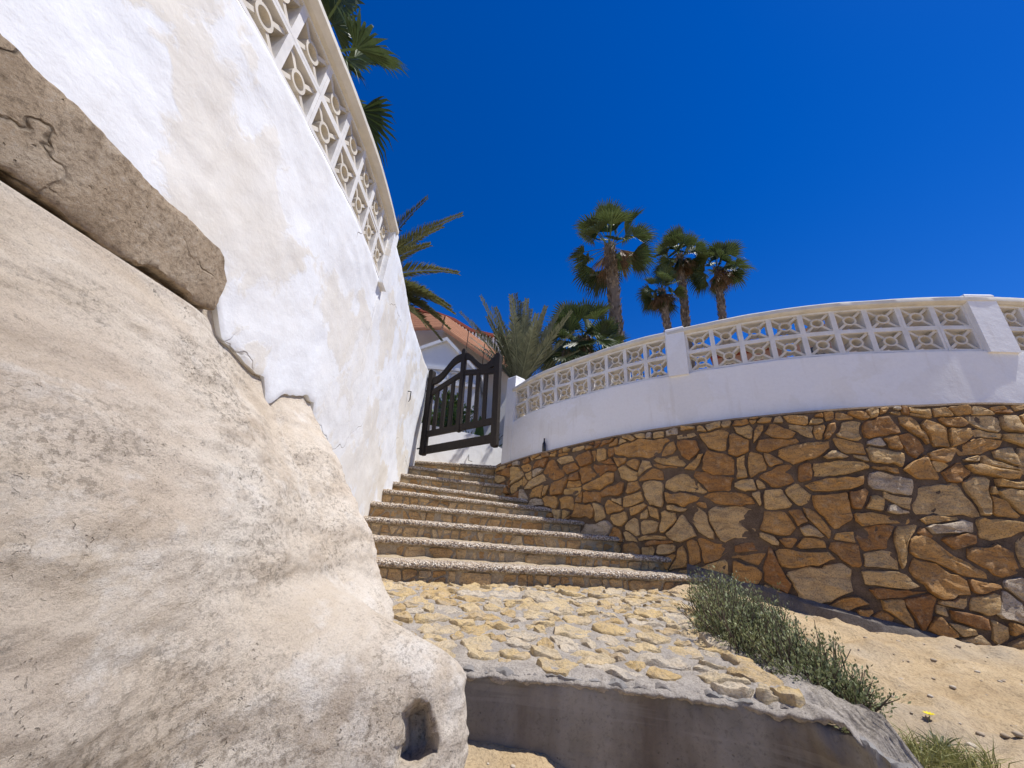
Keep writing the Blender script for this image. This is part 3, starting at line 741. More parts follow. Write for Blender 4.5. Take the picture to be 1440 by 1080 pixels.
# concrete body: front face, leaning under, and the right flank
mb = MB(); rings = []
N = 260
for i in range(N + 1):
    u = FE.L * i / N; x, y, n, t, ez = FE.at(u); z0 = ez[0]
    lip = nz(u * 9, 1.5, 0, 5) * 0.014; ring = []
    rough_end = sst(FE.L * 0.62, FE.L * 0.85, u)
    for d, off in ((-0.012, -0.03), (-0.018, -0.004), (-0.035, -0.004), (-0.06, -0.010), (-0.09, -0.014), (-0.13, -0.018), (-0.17, -0.022), (-0.21, -0.028), (-0.25, -0.034), (-0.3, -0.04), (-0.4, -0.05), (-0.7, -0.08)):
        edge_ = 1 if d > -0.05 else 0.0
        o = off + (lip * 1.3 + nz(u * 26, d * 40, 3, 4) * 0.008) * edge_ - (0.10 * rough_end if off < -0.05 else 0)
        z = z0 + d + nz(u * 13, d * 9, 2.2, 5) * 0.012 * (0.3 + edge_) + nz(u * 40, off * 40, 9, 3) * 0.004
        o += rough_end * (nz(u * 7, d * 9, 5, 6) * 0.075 + 0.015) * (1 if off > -0.05 else 0.3)
        z += rough_end * nz(u * 9, off * 12, 15, 5) * 0.03
        if d < -0.05: o += nz(u * 1.5, z * 2, 8) * 0.008
        ring.append(V((x, y, z)) + n * o)
    rings.append(ring)
mb.rings(rings, False, False)
cf = mb.build('concrete_front', M['greyc'], landing, True, sharp=50)
# flank of the landing on the bush side
mb = MB(); rings = []
for i in range(110):
    y = 1.9 + 2.4 * i / 109; x = land_edge_r(y); z = land_z(x, y); k = sst(2.9, 3.6, y); ring = []
    for off, d in ((-0.12, -0.03), (-0.07, -0.012), (-0.02, -0.016), (0.02, -0.04), (0.05 + 0.12 * k, -0.07), (0.08 + 0.35 * k, -0.12), (0.10 + 0.55 * k, -0.2), (0.16 + 0.7 * k, -0.5)):
        w = 1 if off > -0.05 else 0.3
        ring.append(V((x + off + nz(y * 7, off * 9, 2, 5) * 0.04 * w, y, z + d + nz(y * 9, off * 12, 6, 5) * 0.03 * w)))
    rings.append(ring)
mb.rings(rings, False, False); mb.build('side_apron', M['bed'], landing, True)
# paving stones
mb = MB()
def inside(x, y):
    if y > 3.55 + 0.22 * (x + 1.1) or x > land_edge_r(y) - 0.0: return False
    e = FE.at(FE.u_near(x, y)); return y > e[1] + 0.05 or x < -0.4
fnp = lambda u, v, dd: V((u, v, land_z(u, v) + dd))
pcells = []
for big in power_cells(scatter(-1.3, 2.1, 1.68, 4.4, 0.09, 0.045, 0.84, 1.3, 6000), [(-1.4, 1.65), (2.2, 1.65), (2.2, 4.4), (-1.4, 4.4)], 1.3, 0.003):
    rubble(big, 0.06, 0.6, (0.002, 0.013), 1.3, pcells)
for poly in pcells:
    cx = sum(p[0] for p in poly) / len(poly); cy = sum(p[1] for p in poly) / len(poly)
    e = FE.at(FE.u_near(cx, cy))
    if not inside(cx, cy): continue
    sh = rnd.uniform(0.90, 1.04); poly = [(cx + (p[0] - cx) * sh, cy + (p[1] - cy) * sh) for p in poly]
    poly = clip(poly, e[2].x, e[2].y, e[2].x * e[0] + e[2].y * e[1] - rnd.uniform(-0.008, 0.025))
    if len(poly) < 3: continue
    stone_mesh(mb, poly, fnp, rnd.choice((0.006, 0.007, 0.008, 0.010, 0.012, 0.015)), rnd.random(), 0.013, 0.016, 0.10, 0.018)
for y, s in ((1.80, .09), (1.98, .13), (2.2, .12), (2.45, .15), (2.72, .13), (3.0, .12), (3.25, .12)):   # raised stones along the right edge
    x = land_edge_r(y) - 0.03; poly = [(x + cos(a) * s * rnd.uniform(.6, .9) * .8, y + sin(a) * s * rnd.uniform(.7, 1.1)) for a in [k * pi / 3.5 for k in range(7)]]
    stone_mesh(mb, poly, fnp, rnd.uniform(0.012, 0.026), rnd.random(), 0.014, 0.02, 0.12, 0.025)
mb.build('paving_stones', M['pave'], landing, True, sharp=35)

# ================================================================== GROUND
def ground_z(x, y):
    z = -0.86 + 0.27 * sst(1.3, 3.5, y) * sst(-3, 1.0, x) - 0.03 * sst(0.6, -1.0, y)
    z += 0.16 * exp(-(((x - 2.15) / 0.65) ** 2 + ((y - 4.2) / 0.7) ** 2)) + 0.06 * sst(2.0, 5.0, x) * sst(3.0, 1.2, y)
    z -= 0.16 * sst(0.15, 0.6, x) * sst(1.48, 1.34, x) * sst(2.2, 1.9, y)
    near = 1 if (abs(x) < 9 and -2 < y < 9) else 0
    if near: z += nz(x * 0.9, y * 0.9, 1, 5) * 0.05 + nz(x * 3 + y * 2.5, y * 6 - x * 1.5, 2, 6) * 0.055 * sst(1.2, 2.2, x) + nz(x * 14, y * 20, 4, 5) * 0.010
    return z
def axis(lo, hi, a, b, fine, coarse):
    out = []; v = a
    while v <= b: out.append(v); v += fine
    k = coarse; v = out[-1]
    while v < hi: v += k; k *= 1.35; out.append(min(v, hi))
    k = coarse; v = out[0]; pre = []
    while v > lo: v -= k; k *= 1.35; pre.append(max(v, lo))
    return pre[::-1] + out
xs = axis(-900, 900, -0.8, 6.5, 0.035, 0.15); ys = axis(-900, 900, 0.3, 4.6, 0.035, 0.15)
mb = MB(); mb.rings([[V((x, y, ground_z(x, y))) for y in ys] for x in xs], False, False)
g = mb.build('ground', M['sand'], None, True); tag(g, kind='structure')
if sum(p.normal.z for p in g.data.polygons) < 0: g.data.flip_normals()
# terrace behind the walls
mb = MB(); rim = []
for i in range(0, len(RW.p), 4):
    x, y, n, t, e = RW.at(RW.u[i]); q = V((x, y, 0)) - n * 0.16; rim.append((q.x, q.y))
far = [(x * 6 + 3, 75) if k < 60 else (90, 60) for k, (x, y) in enumerate(rim)]
mb.rings([[V((x, y, 1.62)), V((x + 0.3, y + 0.6, 1.75)), V((x + (3 if i > 20 else 1.5), y + 6, 1.95)), V((x * 3 + 3, y + 60, 2.2))] for i, (x, y) in enumerate(rim)], False, False)
tr = mb.build('terrace', M['sand'], None, True); tag(tr, kind='structure')
mb = MB(); mb.rings([[V((-1.55 - 0.02 * k - (0.2 if k < 3 else 0.3), -1.4 + 1.18 * k, 2.0)), V((-6, -3 + 1.6 * k, 2.1)), V((-60, -40 + 20 * k, 2.3))] for k in range(8)], False, False)
tag(mb.build('upper_terrace', M['sand'], None, True), kind='structure')
mb = MB(); mb.rings([[V((-2.2, y, z)), V((-1.0, y, z)), V((0.3, y, z)), V((1.6 if y > 8 else 0.5, y, z))] for y, z in ((6.95, 1.062), (7.5, 1.068), (8.0, 1.075), (9.5, 1.45), (14, 2.0), (30, 2.2))], False, False)
tag(mb.build('garden_path', M['path'], None, True), kind='structure')

# ================================================================== GATE
GH = V((-1.60, 6.80, 1.15)); GE = V((-0.16, 5.95, 1.225))
gd = (GE - GH); GWid = V((gd.x, gd.y, 0)).length; gx = V((gd.x, gd.y, 0)).normalized(); gn = V((gx.y, -gx.x, 0))
SAG = V((-0.045, 0.0, 1.0)).normalized()
GT = 1.72
gate = thing('gate', 'dark wooden gate with a swooping arched top standing ajar at the head of the steps', 'gate', GH)
def G(u, v, d): return GH + gx * (u * GWid) + V((0, 0, gd.z * u)) + SAG * v + gn * d
def gpart(name, poly, d0, d1):
    mb = MB(); mb.prism(poly, G, d0, d1); return mb.build(name, M['gate'], gate)
w = 0.055
def post(name, u, z0, z1, hw, dep):
    r = [(u - hw, z0 + 0.03), (u - hw * 0.6, z0), (u + hw * 0.6, z0), (u + hw, z0 + 0.03), (u + hw, z1 - 0.05)]
    r += [(u + hw * cos(a), z1 - 0.05 + 0.05 * sin(a)) for a in (pi / 5, pi / 2.4, pi - pi / 2.4, pi - pi / 5)] + [(u - hw, z1 - 0.05)]
    return gpart(name, r, -dep, dep)
post('post', 0.035, 0.0, 1.72, 0.034, 0.048); post('post', 0.965, 0.02, 1.75, 0.034, 0.048); post('centre_post', 0.50, 0.36, 2.02, 0.024, 0.042)
gpart('rail', [(0.069, 0.02), (0.931, 0.10), (0.931, 0.24), (0.069, 0.16)], -0.03, 0.03)
gpart('rail', [(0.069, 0.34), (0.931, 0.42), (0.931, 0.53), (0.069, 0.45)], -0.028, 0.028)
gpart('rail', [(0.069, 1.17), (0.476, 1.44), (0.476, 1.54), (0.069, 1.27)], -0.027, 0.027)
gpart('rail', [(0.524, 1.46), (0.931, 1.36), (0.931, 1.46), (0.524, 1.56)], -0.027, 0.027)
def curve_rail(u0, u1, zf, th):
    up = [(u0 + (u1 - u0) * k / 12, zf(k / 12)) for k in range(13)]
    return gpart('top_rail', up + [(u, z - th(k / 12) ) for k, (u, z) in reversed(list(enumerate(up)))], -0.032, 0.032)
curve_rail(0.069, 0.476, lambda k: 1.54 + 0.38 * k + 0.06 * sin(2 * pi * (k - 0.5)) * 0.9, lambda k: 0.14)
curve_rail(0.524, 0.931, lambda k: 1.92 - 0.34 * sst(0, 0.68, k) + 0.11 * sst(0.72, 1.0, k), lambda k: 0.13 + 0.05 * sst(0.75, 1, k))
for u in (0.155, 0.265, 0.375, 0.615, 0.715, 0.82):
    zb = 0.44 + 0.08 * u; zt = interp([(0.069, 1.19), (0.476, 1.46), (0.524, 1.48), (0.931, 1.38)], u)
    gpart('slat', [(u - 0.024, zb), (u + 0.024, zb), (u + 0.024, zt), (u - 0.024, zt)], -0.016, 0.016)
for v_ in (0.14, 1.3):
    mb = MB(); mb.tube([G(0.0, v_, 0), G(-0.07, v_, -0.02)], 0.014, 8); mb.build('hinge', M['gate'], gate)
mb = MB(); mb.tube([(-1.80, 6.90, 0.95), (-1.675, 6.90, 2.75)], 0.035, 12)
tag(mb.build('gate_pole', M['steel'], None, True, sharp=40), 'grey galvanised steel pole at the end of the tall plaster wall beside the gate hinges', 'pole')

# low white wall behind the gate, closing the path, with a little stone stair wall
lw = thing('garden_wall', 'low white garden wall seen under the open gate, below the plants', 'garden wall', (-0.8, 8.0, 1.06))
mb = MB(); pl = [(-2.3, 1.0), (0.55, 1.0), (0.55, 1.50), (-0.1, 1.66), (-0.62, 1.86), (-2.3, 1.90)]
mb.prism(pl, lambda u, v, d: V((u, 8.15 + 0.5 * u + d, v)), 0.0, 0.22); mb.build('wall', M['plasterR'], lw)
mb = MB(); mb.tube([(-0.80, 7.75, 1.40), (-0.79, 7.70, 1.40), (-0.785, 7.70, 1.28), (-0.71, 7.73, 1.27)], 0.012, 6); mb.build('bracket', M['steel'], lw, True)
sw = thing('stair_wall', 'short slanting stone kerb where the path turns right behind the gate', 'stone kerb', (0.1, 7.4, 1.06))
mb = MB(); fnk = lambda u, v, d: V((-0.45 + u, 7.75 - 0.62 * u - d, 1.04 + v))
mb.prism([(0, -0.1), (0.62, -0.1), (0.62, 0.36), (0, 0.03)], fnk, -0.15, 0.0); mb.build('core', M['mortar'], sw)
mb = MB()
for poly in power_cells(scatter(0, 0.62, -0.05, 0.34, 0.06, 0.03, 0.8, 1.2, 300), [(0, -0.1), (0.61, -0.1), (0.61, 0.35), (0, 0.02)], 1.2, 0.008):
    stone_mesh(mb, poly, fnk, 0.012, rnd.random(), 0.006, 0.006)
mb.build('stones', M['stone'], sw, True, sharp=40)
# swooping white wall behind the gate pier
rw = thing('pier_wall', 'small white wall with a swooping top behind the right gate pier', 'garden wall', (0.3, 7.2, 1.6))
mb = MB(); top = [(0.0, 2.80), (0.12, 2.79), (0.3, 2.81), (0.5, 2.88), (0.7, 3.0), (0.86, 3.14), (0.88, 3.22), (1.08, 3.22), (1.08, 1.5), (0, 1.0)]
mb.prism(top, lambda u, v, d: V((0.02 + u * 0.75, 6.95 + u * 0.75 + d, v)), 0.0, 0.15); mb.build('wall', M['plasterR'], rw)

# ================================================================== PALMS
def fan_leaf(mb, base, d, petiole, R, tone, nseg=20, droop=0.35, spread=1.35):
    up = V((0, 0, 1)); d = V(d).normalized(); hub = V(base); n = 5; pts = [hub.copy()]; e = d.copy()
    for k in range(n):                                   # arching petiole
        e = (e - up * droop * 0.55 / n * (1 - abs(e.z) * 0.4)).normalized(); hub = hub + e * petiole / n; pts.append(hub.copy())
    s = e.cross(up)
    if s.length < 0.05: s = V((1, 0, 0))
    s.normalize(); w = 0.020 * R
    for a, b in zip(pts, pts[1:]): mb.add([a - s * w, a + s * w, b + s * w, b - s * w], [(0, 1, 2, 3)], 0.8 if tone > 0.12 else tone)
    e = (e - up * droop * rnd.uniform(0.1, 0.7)).normalized(); s = e.cross(up)
    if s.length < 0.05: s = V((1, 0, 0))
    s.normalize(); nrm = s.cross(e).normalized(); roll = rnd.gauss(0, 0.55); s, nrm = s * cos(roll) + nrm * sin(roll), nrm * cos(roll) - s * sin(roll)
    for k in range(nseg):
        a = (k / (nseg - 1) - 0.5) * 2 * spread
        q = (e * cos(a) + s * sin(a) + nrm * 0.28 * abs(sin(a))).normalized(); L = R * (0.74 + 0.26 * cos(a)) * rnd.uniform(0.9, 1.07)
        side = nrm.cross(q).normalized(); hw = L * spread / nseg * 0.72
        p1 = hub + q * L * 0.52 - up * droop * L * 0.05; p2 = hub + q * L * 0.80 - up * droop * L * 0.17; p3 = hub + q * L * 0.98 - up * droop * L * rnd.uniform(0.25, 0.6)
        z = nrm * hw * 0.6 * (1 if k % 2 else -1)
        t = tone if tone < 0.12 else min(1.0, max(0.14, tone + rnd.uniform(-0.12, 0.12)))
        mb.add([hub, p1 - side * hw + z, p1 + side * hw - z, p2 - side * hw * 0.5, p2 + side * hw * 0.5, p3], [(0, 1, 2), (1, 3, 4, 2), (3, 5, 4)], t)
def feather(mb, base, d, L, tone, droop=0.5, n=34, ll=0.32, width=0.012):
    d = V(d).normalized(); pts = []; p = V(base); dd = d.copy()
    for k in range(n + 1):
        pts.append((p.copy(), dd.copy())); dd = (dd + V((0, 0, -1)) * droop * 1.6 / n * (0.3 + k / n)).normalized(); p = p + dd * L / n
    for k in range(n):
        (a, da), (b, _) = pts[k], pts[k + 1]; s = da.cross(V((0, 0, 1)))
        if s.length < 0.05: s = V((1, 0, 0))
        s.normalize(); r = 0.018 * (1 - k / n) + 0.004
        mb.add([a - s * r, a + s * r, b + s * r, b - s * r], [(0, 1, 2, 3)], 0.75 if tone > 0.12 else tone)
        if k < 3: continue
        nn = s.cross(da).normalized(); f = k / n; l = ll * (0.45 + 0.55 * sin(pi * min(1, f * 1.1 + 0.12))) * (1 - 0.45 * f ** 4)
        for sd in (-1, 1):
            for sub in (0, 0.5):
                q = a + da * (L / n) * sub
                e = (s * sd * rnd.uniform(0.65, 0.9) + da * rnd.uniform(0.75, 1.0) + nn * rnd.uniform(0.2, 0.55)).normalized()
                lw_ = nn.cross(e).normalized() * width * rnd.uniform(0.8, 1.3)
                m_ = q + e * l * 0.45; tip = q + e * l * rnd.uniform(0.85, 1.1) - V((0, 0, 0.06 * l))
                t = tone if tone < 0.12 else min(1.0, max(0.14, tone + rnd.uniform(-0.15, 0.15)))
                mb.add([q, m_ - lw_, m_ + lw_, tip], [(0, 1, 2), (1, 3, 2)], t)
def palm_trunk(mb, base, top, r0, r1, boots=True, bend=0.0, bsize=0.10):
    base, top = V(base), V(top); n = 26; ax = (top - base); L = ax.length
    pts = []; side = V((1, 0.3, 0)).normalized()
    for k in range(n + 1):
        f = k / n; pts.append(base + ax * f + side * bend * sin(pi * f) * L)
    rad = [r0 + (r1 - r0) * (k / n) + 0.012 * (k % 2) + 0.25 * r0 * exp(-k * 1.2) for k in range(n + 1)]
    mb.tube(pts, rad, 12, 0.35)
    if boots:
        m = int(L / bsize * 11)
        for k in range(m):
            f = rnd.random(); i = min(n - 1, int(f * n)); p = pts[i].lerp(pts[i + 1], f * n - i); r = r0 + (r1 - r0) * f
            a = rnd.uniform(0, 2 * pi); o = V((cos(a), sin(a), 0)); t = V((-sin(a), cos(a), 0)); w = bsize * rnd.uniform(0.25, 0.45)
            l = bsize * rnd.uniform(0.7, 1.5); q = p + o * (r * 0.93)
            tip = q + o * bsize * rnd.uniform(0.25, 0.7) + V((0, 0, l)) + t * rnd.uniform(-0.3, 0.3) * w
            mb.add([q - t * w, q + t * w, tip + t * w * 0.35, tip - t * w * 0.35, q + o * 0.04 - V((0, 0, 0.02))], [(0, 1, 2, 3), (0, 4, 1), (0, 3, 4), (1, 4, 2)], rnd.choice((0.05, 0.2, 0.5, 0.8, 1.0)))
def fan_palm(label, base, top, r0, r1, R, pet, nl, elev=(-0.5, 1.45), dead=6, skirt=0, group=None, bend=0.0, droop=0.4, bsize=0.10, boots=True, az=None, seed=1):
    rnd.seed(seed)
    t = thing('fan_palm', label, 'palm tree', base, group)
    mb = MB(); palm_trunk(mb, base, top, r0, r1, boots, bend, bsize); mb.build('trunk', M['trunk'], t, False, fix=False)
    mb = MB(); top = V(top)
    for k in range(nl):
        f = (k + 0.5) / nl; el = elev[1] + (elev[0] - elev[1]) * f + rnd.uniform(-0.15, 0.15); a = k * 2.39996 + rnd.uniform(-0.3, 0.3)
        if az: a = rnd.uniform(*az)
        d = V((cos(a) * cos(el), sin(a) * cos(el), sin(el)))
        fan_leaf(mb, top + d * r1 * 0.6 - V((0, 0, 0.25 * f * R)), d, pet * rnd.uniform(0.8, 1.2), R * rnd.uniform(0.85, 1.1), rnd.uniform(0.25, 0.95) if f < 0.8 else rnd.uniform(0.14, 0.6), 22, droop * (0.5 + f), rnd.uniform(1.15, 1.5))
    mb.build('crown', M['palm'], t, False, fix=False)
    if dead or skirt:
        mb = MB()
        for k in range(dead + skirt):
            a = rnd.uniform(0, 2 * pi); el = rnd.uniform(-1.0, -0.45) if k < dead else rnd.uniform(-1.5, -1.2)
            d = V((cos(a) * cos(el), sin(a) * cos(el), sin(el)))
            fan_leaf(mb, top - V((0, 0, rnd.uniform(0.1, 0.5) * R)) + V((cos(a), sin(a), 0)) * r1 * 0.8, d, pet * 0.5, R * rnd.uniform(0.6, 0.95), 0.05 if rnd.random() < 0.8 else 0.3, 15, 0.8, 0.7)
        mb.build('dead_leaves', M['palm'], t, False, fix=False)
    return t
def P(az, d, z): a = radians(az); return V((sin(a) * d, cos(a) * d, z))
fan_palm('tallest fan palm with a thick shaggy trunk, standing left of the three palms', P(18.1, 12.3, 2.0), P(16.95, 12.0, 10.95), 0.225, 0.20, 1.0, 0.9, 28, (-0.65, 1.5), 5, 0, None, 0.008, 0.45, 0.15, seed=3)
G3 = 'three slender fan palms beyond the parapet'
fan_palm('tall middle palm of the group of three, rising above its two neighbours', P(28.2, 18.2, 2.2), P(28.9, 18.0, 14.75), 0.20, 0.155, 1.0, 0.65, 28, (-0.45, 1.5), 7, 5, G3, 0.0, 0.5, 0.14, seed=5)
fan_palm('short leftmost palm of the three, with brown dead leaves under its crown', P(26.9, 17.2, 2.2), P(25.5, 17.0, 12.0), 0.17, 0.135, 0.8, 0.5, 18, (-0.5, 1.3), 10, 10, G3, 0.0, 0.5, 0.14, seed=8)
fan_palm('rightmost palm of the three, with a brown skirt below a rounded crown', P(33.0, 18.6, 2.2), P(34.1, 18.4, 13.6), 0.17, 0.14, 0.92, 0.65, 27, (-0.5, 1.45), 6, 12, G3, 0.0, 0.5, 0.14, seed=12)
GL = 'low bushy fan palms behind the parapet'
fan_palm('low fan palm with the highest crown, growing behind the parapet right of the date palm', P(12.2, 10.3, 2.0), P(12.2, 10.2, 5.75), 0.2, 0.18, 0.78, 0.6, 24, (-0.8, 1.4), 8, 10, GL, 0, 0.4, seed=21)
fan_palm('low fan palm with drooping dry leaves, between the date palm and its taller neighbour', P(9.4, 9.8, 2.0), P(9.3, 9.7, 5.0), 0.17, 0.15, 0.66, 0.5, 18, (-0.8, 1.4), 10, 8, GL, 0, 0.4, seed=22)
fan_palm('low fan palm close against the shaggy trunk of the tallest palm', P(15.0, 10.9, 2.0), P(15.0, 10.8, 5.55), 0.17, 0.15, 0.66, 0.5, 18, (-0.8, 1.4), 8, 8, GL, 0, 0.4, seed=23)
fan_palm('fan palm whose dark leaves hang over the balustrade at the top left', (-3.4, 3.3, 2.05), (-3.15, 3.0, 5.75), 0.24, 0.22, 0.72, 0.68, 26, (-0.8, 1.3), 3, 0, None, 0, 0.6, seed=27)

def date_palm(label, base, h, L, nf, elev, seed, droop=0.5, ll=0.34, trunk_r=0.2, azs=None, fronds=None, width=0.013, mat='date', nl=44):
    rnd.seed(seed); t = thing('date_palm', label, 'palm tree', base); base = V(base); top = base + V((0, 0, h))
    if h > 0.15:
        mb = MB(); palm_trunk(mb, base, top, trunk_r, trunk_r * 0.9, True, 0, 0.09); mb.build('trunk', M['trunk'], t, False, fix=False)
    mb = MB()
    for k in range(nf):
        a = k * 2.39996; f = k / max(1, nf - 1); el = elev[0] + (elev[1] - elev[0]) * f + rnd.uniform(-0.12, 0.12)
        if azs: a = rnd.uniform(*azs)
        feather(mb, top, V((cos(a) * cos(el), sin(a) * cos(el), sin(el))), L * rnd.uniform(0.8, 1.1), rnd.uniform(0.3, 0.95), droop, nl, ll, width)
    for d, l, dr in (fronds or []): feather(mb, top, d, l, rnd.uniform(0.35, 0.9), dr, 62, ll * 1.15, width)
    mb.build('crown', M[mat], t, False, fix=False)
    return t
date_palm('stiff upright date palm with grey green fronds, just right of the gate behind the wall', P(1.3, 8.6, 2.0), 1.35, 2.3, 58, (1.56, 0.75), 31, 0.18, 0.36, 0.2, width=0.017, nl=34, mat='dategrey')
FB = V((-3.95, 7.5, 5.3))
date_palm('feather palm whose fronds reach out from behind the tall plaster wall toward the sky', (-3.95, 7.5, 2.05), 3.25, 2.0, 14, (1.3, -0.5), 33, 0.5, 0.40, 0.22, width=0.02, mat='datedry',
          fronds=[((V(t) - FB) + V((0, 0, 0.30 * (V(t) - FB).length)), (V(t) - FB).length * 1.06, 0.55) for t in ((-2.83, 7.5, 8.2), (-1.85, 7.5, 7.75), (-2.4, 7.2, 6.4), (-1.66, 7.5, 5.85), (-1.72, 7.4, 4.75), (-1.72, 7.5, 4.2), (-2.0, 7.9, 5.2), (-2.1, 7.0, 3.9), (-1.6, 7.3, 4.5), (-1.9, 7.6, 3.95), (-2.2, 7.2, 7.0))])

# ================================================================== HOUSES
house = thing('house', 'white house with terracotta tiled roofs beyond the gate', 'house', (-2.5, 15, 2.0))
mb = MB(); mb.box((-5.6, 18.3, 4.6), (7.4, 5.0, 6.4)); mb.build('wall', M['hwall'], house)
f = lambda u, v, d: V((u, 13.0 + d, v))
mb = MB(); mb.prism([(-4.7, 1.2), (-1.3, 1.2), (-1.3, 5.45), (-2.74, 6.85), (-3.78, 6.34), (-4.7, 5.9)], f, 0.0, 2.2); mb.build('porch', M['hwall'], house)
mb = MB(); mb.prism([(-4.9, 5.88), (-3.78, 6.42), (-2.74, 6.96), (-1.15, 5.42), (-1.15, 5.28), (-2.74, 6.80), (-3.78, 6.28), (-4.9, 5.74)], f, -0.14, 2.2); mb.build('porch_trim', M['hwall'], house)
mb = MB(); mb.box((-2.95, 12.95, 5.60), (3.3, 0.09, 0.12)); mb.box((-2.95, 12.95, 4.98), (3.3, 0.09, 0.12))
for k in range(8):
    c = V((-4.35 + k * 0.42, 12.96, 5.29))
    mb.tube([c + V((cos(a) * 0.18, 0, sin(a) * 0.2)) for a in [q * pi / 8 for q in range(17)]], 0.035, 6, cap=False)
mb.build('frieze', M['hwall'], house)
mb = MB(); RA, RB, RC, RD = V((-3.45, 15.0, 9.10)), V((0.35, 15.0, 6.64)), V((-3.05, 13.1, 7.40)), V((0.3, 13.1, 5.33))
def roofp(s, t): return RA.lerp(RB, s).lerp(RC.lerp(RD, s), t)
rn = (RB - RA).cross(RC - RA).normalized(); rn = rn if rn.z > 0 else -rn
nt_ = 8
for k in range(nt_):
    ts = [(k + q / 6) / nt_ for q in range(7)]
    mb.rings([[roofp(s / 12, t) + rn * (0.16 * sin(pi * q / 6)) for q, t in enumerate(ts)] for s in range(13)], False, False)
mb.build('roof', M['tile'], house, True)
mb = MB(); QA, QB, QC, QD = V((-6.2, 15.0, 9.25)), V((-3.46, 15.0, 9.10)), V((-5.6, 13.15, 7.1)), V((-3.06, 13.12, 7.40))
for k in range(nt_):
    ts = [(k + q / 6) / nt_ for q in range(7)]
    mb.rings([[QA.lerp(QB, s / 8).lerp(QC.lerp(QD, s / 8), t) + V((0, -0.1, 0.12)) * sin(pi * q / 6) for q, t in enumerate(ts)] for s in range(9)], False, False)
mb.build('roof', M['tile'], house, True)
mb = MB(); mb.prism([(-3.4, 8.9), (0.33, 6.5), (0.33, 1.5), (-3.4, 1.5)], lambda u, v, d: V((u, 15.02 + d, v)), 0.0, 0.3); mb.build('upper_wall', M['hwall'], house)
mb = MB(); mb.prism([(0.1, 1.2), (0.3, 1.2), (0.3, 5.2), (0.1, 5.2)], lambda u, v, d: V((u, 13.2 + d, v)), 0.0, 1.8); mb.build('side_wall', M['hwall'], house)
ev = [(-6.5, 9.9), (-4.84, 9.62), (-3.9, 9.5), (-3.03, 9.22), (-2.55, 8.95), (-2.19, 8.74), (-1.5, 8.6), (-0.86, 8.5), (0.6, 8.4)]
mb = MB()
for k in range(24):
    u = -3.6 + k * 0.17; z = interp(ev, u)
    mb.box((u, 15.42, z - 0.22), (0.085, 0.2, 0.34))
mb.build('dentil_band', M['hwall'], house)
mb = MB(); mb.rings([[V((u, 15.6 + a, z + b)) for a, b in ((-0.35, -0.05), (-0.33, 0.10), (0.4, 0.28), (0.5, 0.0))] for u, z in ev], True, True); mb.build('eave', M['redtile'], house, True, sharp=30)
mb = MB(); mb.rings([[V((u, 15.52 + a, z + b)) for a, b in ((0, -3.2), (0, -0.03), (0.3, -0.03), (0.3, -3.2))] for u, z in ev], True, True); mb.build('attic_wall', M['hwall'], house)
mb = MB(); mb.box((-2.3, 13.0, 3.3), (0.9, 0.1, 2.0)); mb.box((-3.8, 13.0, 3.6), (0.8, 0.1, 1.2)); mb.build('window', M['dark'], house)
for x, z0 in ((-1.9, 6.45), (-1.2, 5.9)):
    mb = MB(); mb.tube([(x, 12.8, z0 - 1.0), (x, 12.8, z0 + 0.85)], 0.016, 6); mb.build('rod', M['gate'], house)
# terracotta house glimpsed through the pierced blocks
h2 = thing('villa', 'terracotta rendered villa glimpsed through the pierced blocks on the right', 'house', (14, 13, 2))
def hbox(name, az0, az1, d, z0, z1, dep, mat):
    a, b = P(az0, d, 0), P(az1, d, 0); t = (b - a); L = t.length; t.normalize(); nn = V((-t.y, t.x, 0)); c = (a + b) / 2 + nn * dep / 2
    mb = MB(); mb.box((c.x, c.y, (z0 + z1) / 2), (L, dep, z1 - z0), Matrix(((t.x, nn.x, 0), (t.y, nn.y, 0), (0, 0, 1)))); return mb.build(name, mat, h2)
hbox('wall', 31.5, 40.5, 22, 1.5, 10.0, 5, M['hwarm']); hbox('wall', 41.5, 46.5, 21, 1.5, 10.3, 5, M['hwarm']); hbox('wall', 46.6, 58, 22, 1.5, 9.2, 5, M['hwall'])
hbox('roof', 31.3, 40.7, 21.8, 10.0, 10.35, 5.4, M['redtile']); hbox('parapet', 46.6, 58.2, 21.8, 9.2, 9.5, 0.4, M['hwarm'])
hbox('window', 33.5, 35.5, 21.95, 7.6, 9.0, 0.2, M['dark']); hbox('window', 37.5, 39.0, 21.95, 7.6, 9.0, 0.2, M['dark']); hbox('window', 43, 45, 20.95, 7.4, 9.2, 0.2, M['dark'])
hbox('window', 50, 52, 21.95, 6.9, 8.3, 0.2, M['dark'])

# ================================================================== GARDEN PLANTS
def strap_plant(name, label, base, n, L, w, mat, seed, el=(1.4, 0.3), group=None, cat='plant', kids=()):
    rnd.seed(seed); mb = MB(); base = V(base)
    for k in range(n):
        a = k * 2.39996 + rnd.uniform(-0.3, 0.3); e = rnd.uniform(el[1], el[0]); d = V((cos(a) * cos(e), sin(a) * cos(e), sin(e))); s = d.cross(V((0, 0, 1))).normalized()
        p = base + d * 0.02; l = L * rnd.uniform(0.6, 1.1); vs = []
        for q in range(7):
            f = q / 6; ww = w * (sin(pi * min(0.97, f * 0.85 + 0.13))) ; vs += [p - s * ww + V((0, 0, abs(ww) * 0.3)), p, p + s * ww + V((0, 0, abs(ww) * 0.3))]
            d = (d + V((0, 0, -0.22 * f))).normalized(); p = p + d * l / 6
        fs = [(q * 3 + j, q * 3 + j + 1, q * 3 + j + 4, q * 3 + j + 3) for q in range(6) for j in (0, 1)]
        mb.add(vs, fs, rnd.uniform(0.15, 1.0))
    o = mb.build(name, mat, None, False, fix=False)
    return tag(o, label, cat, group)
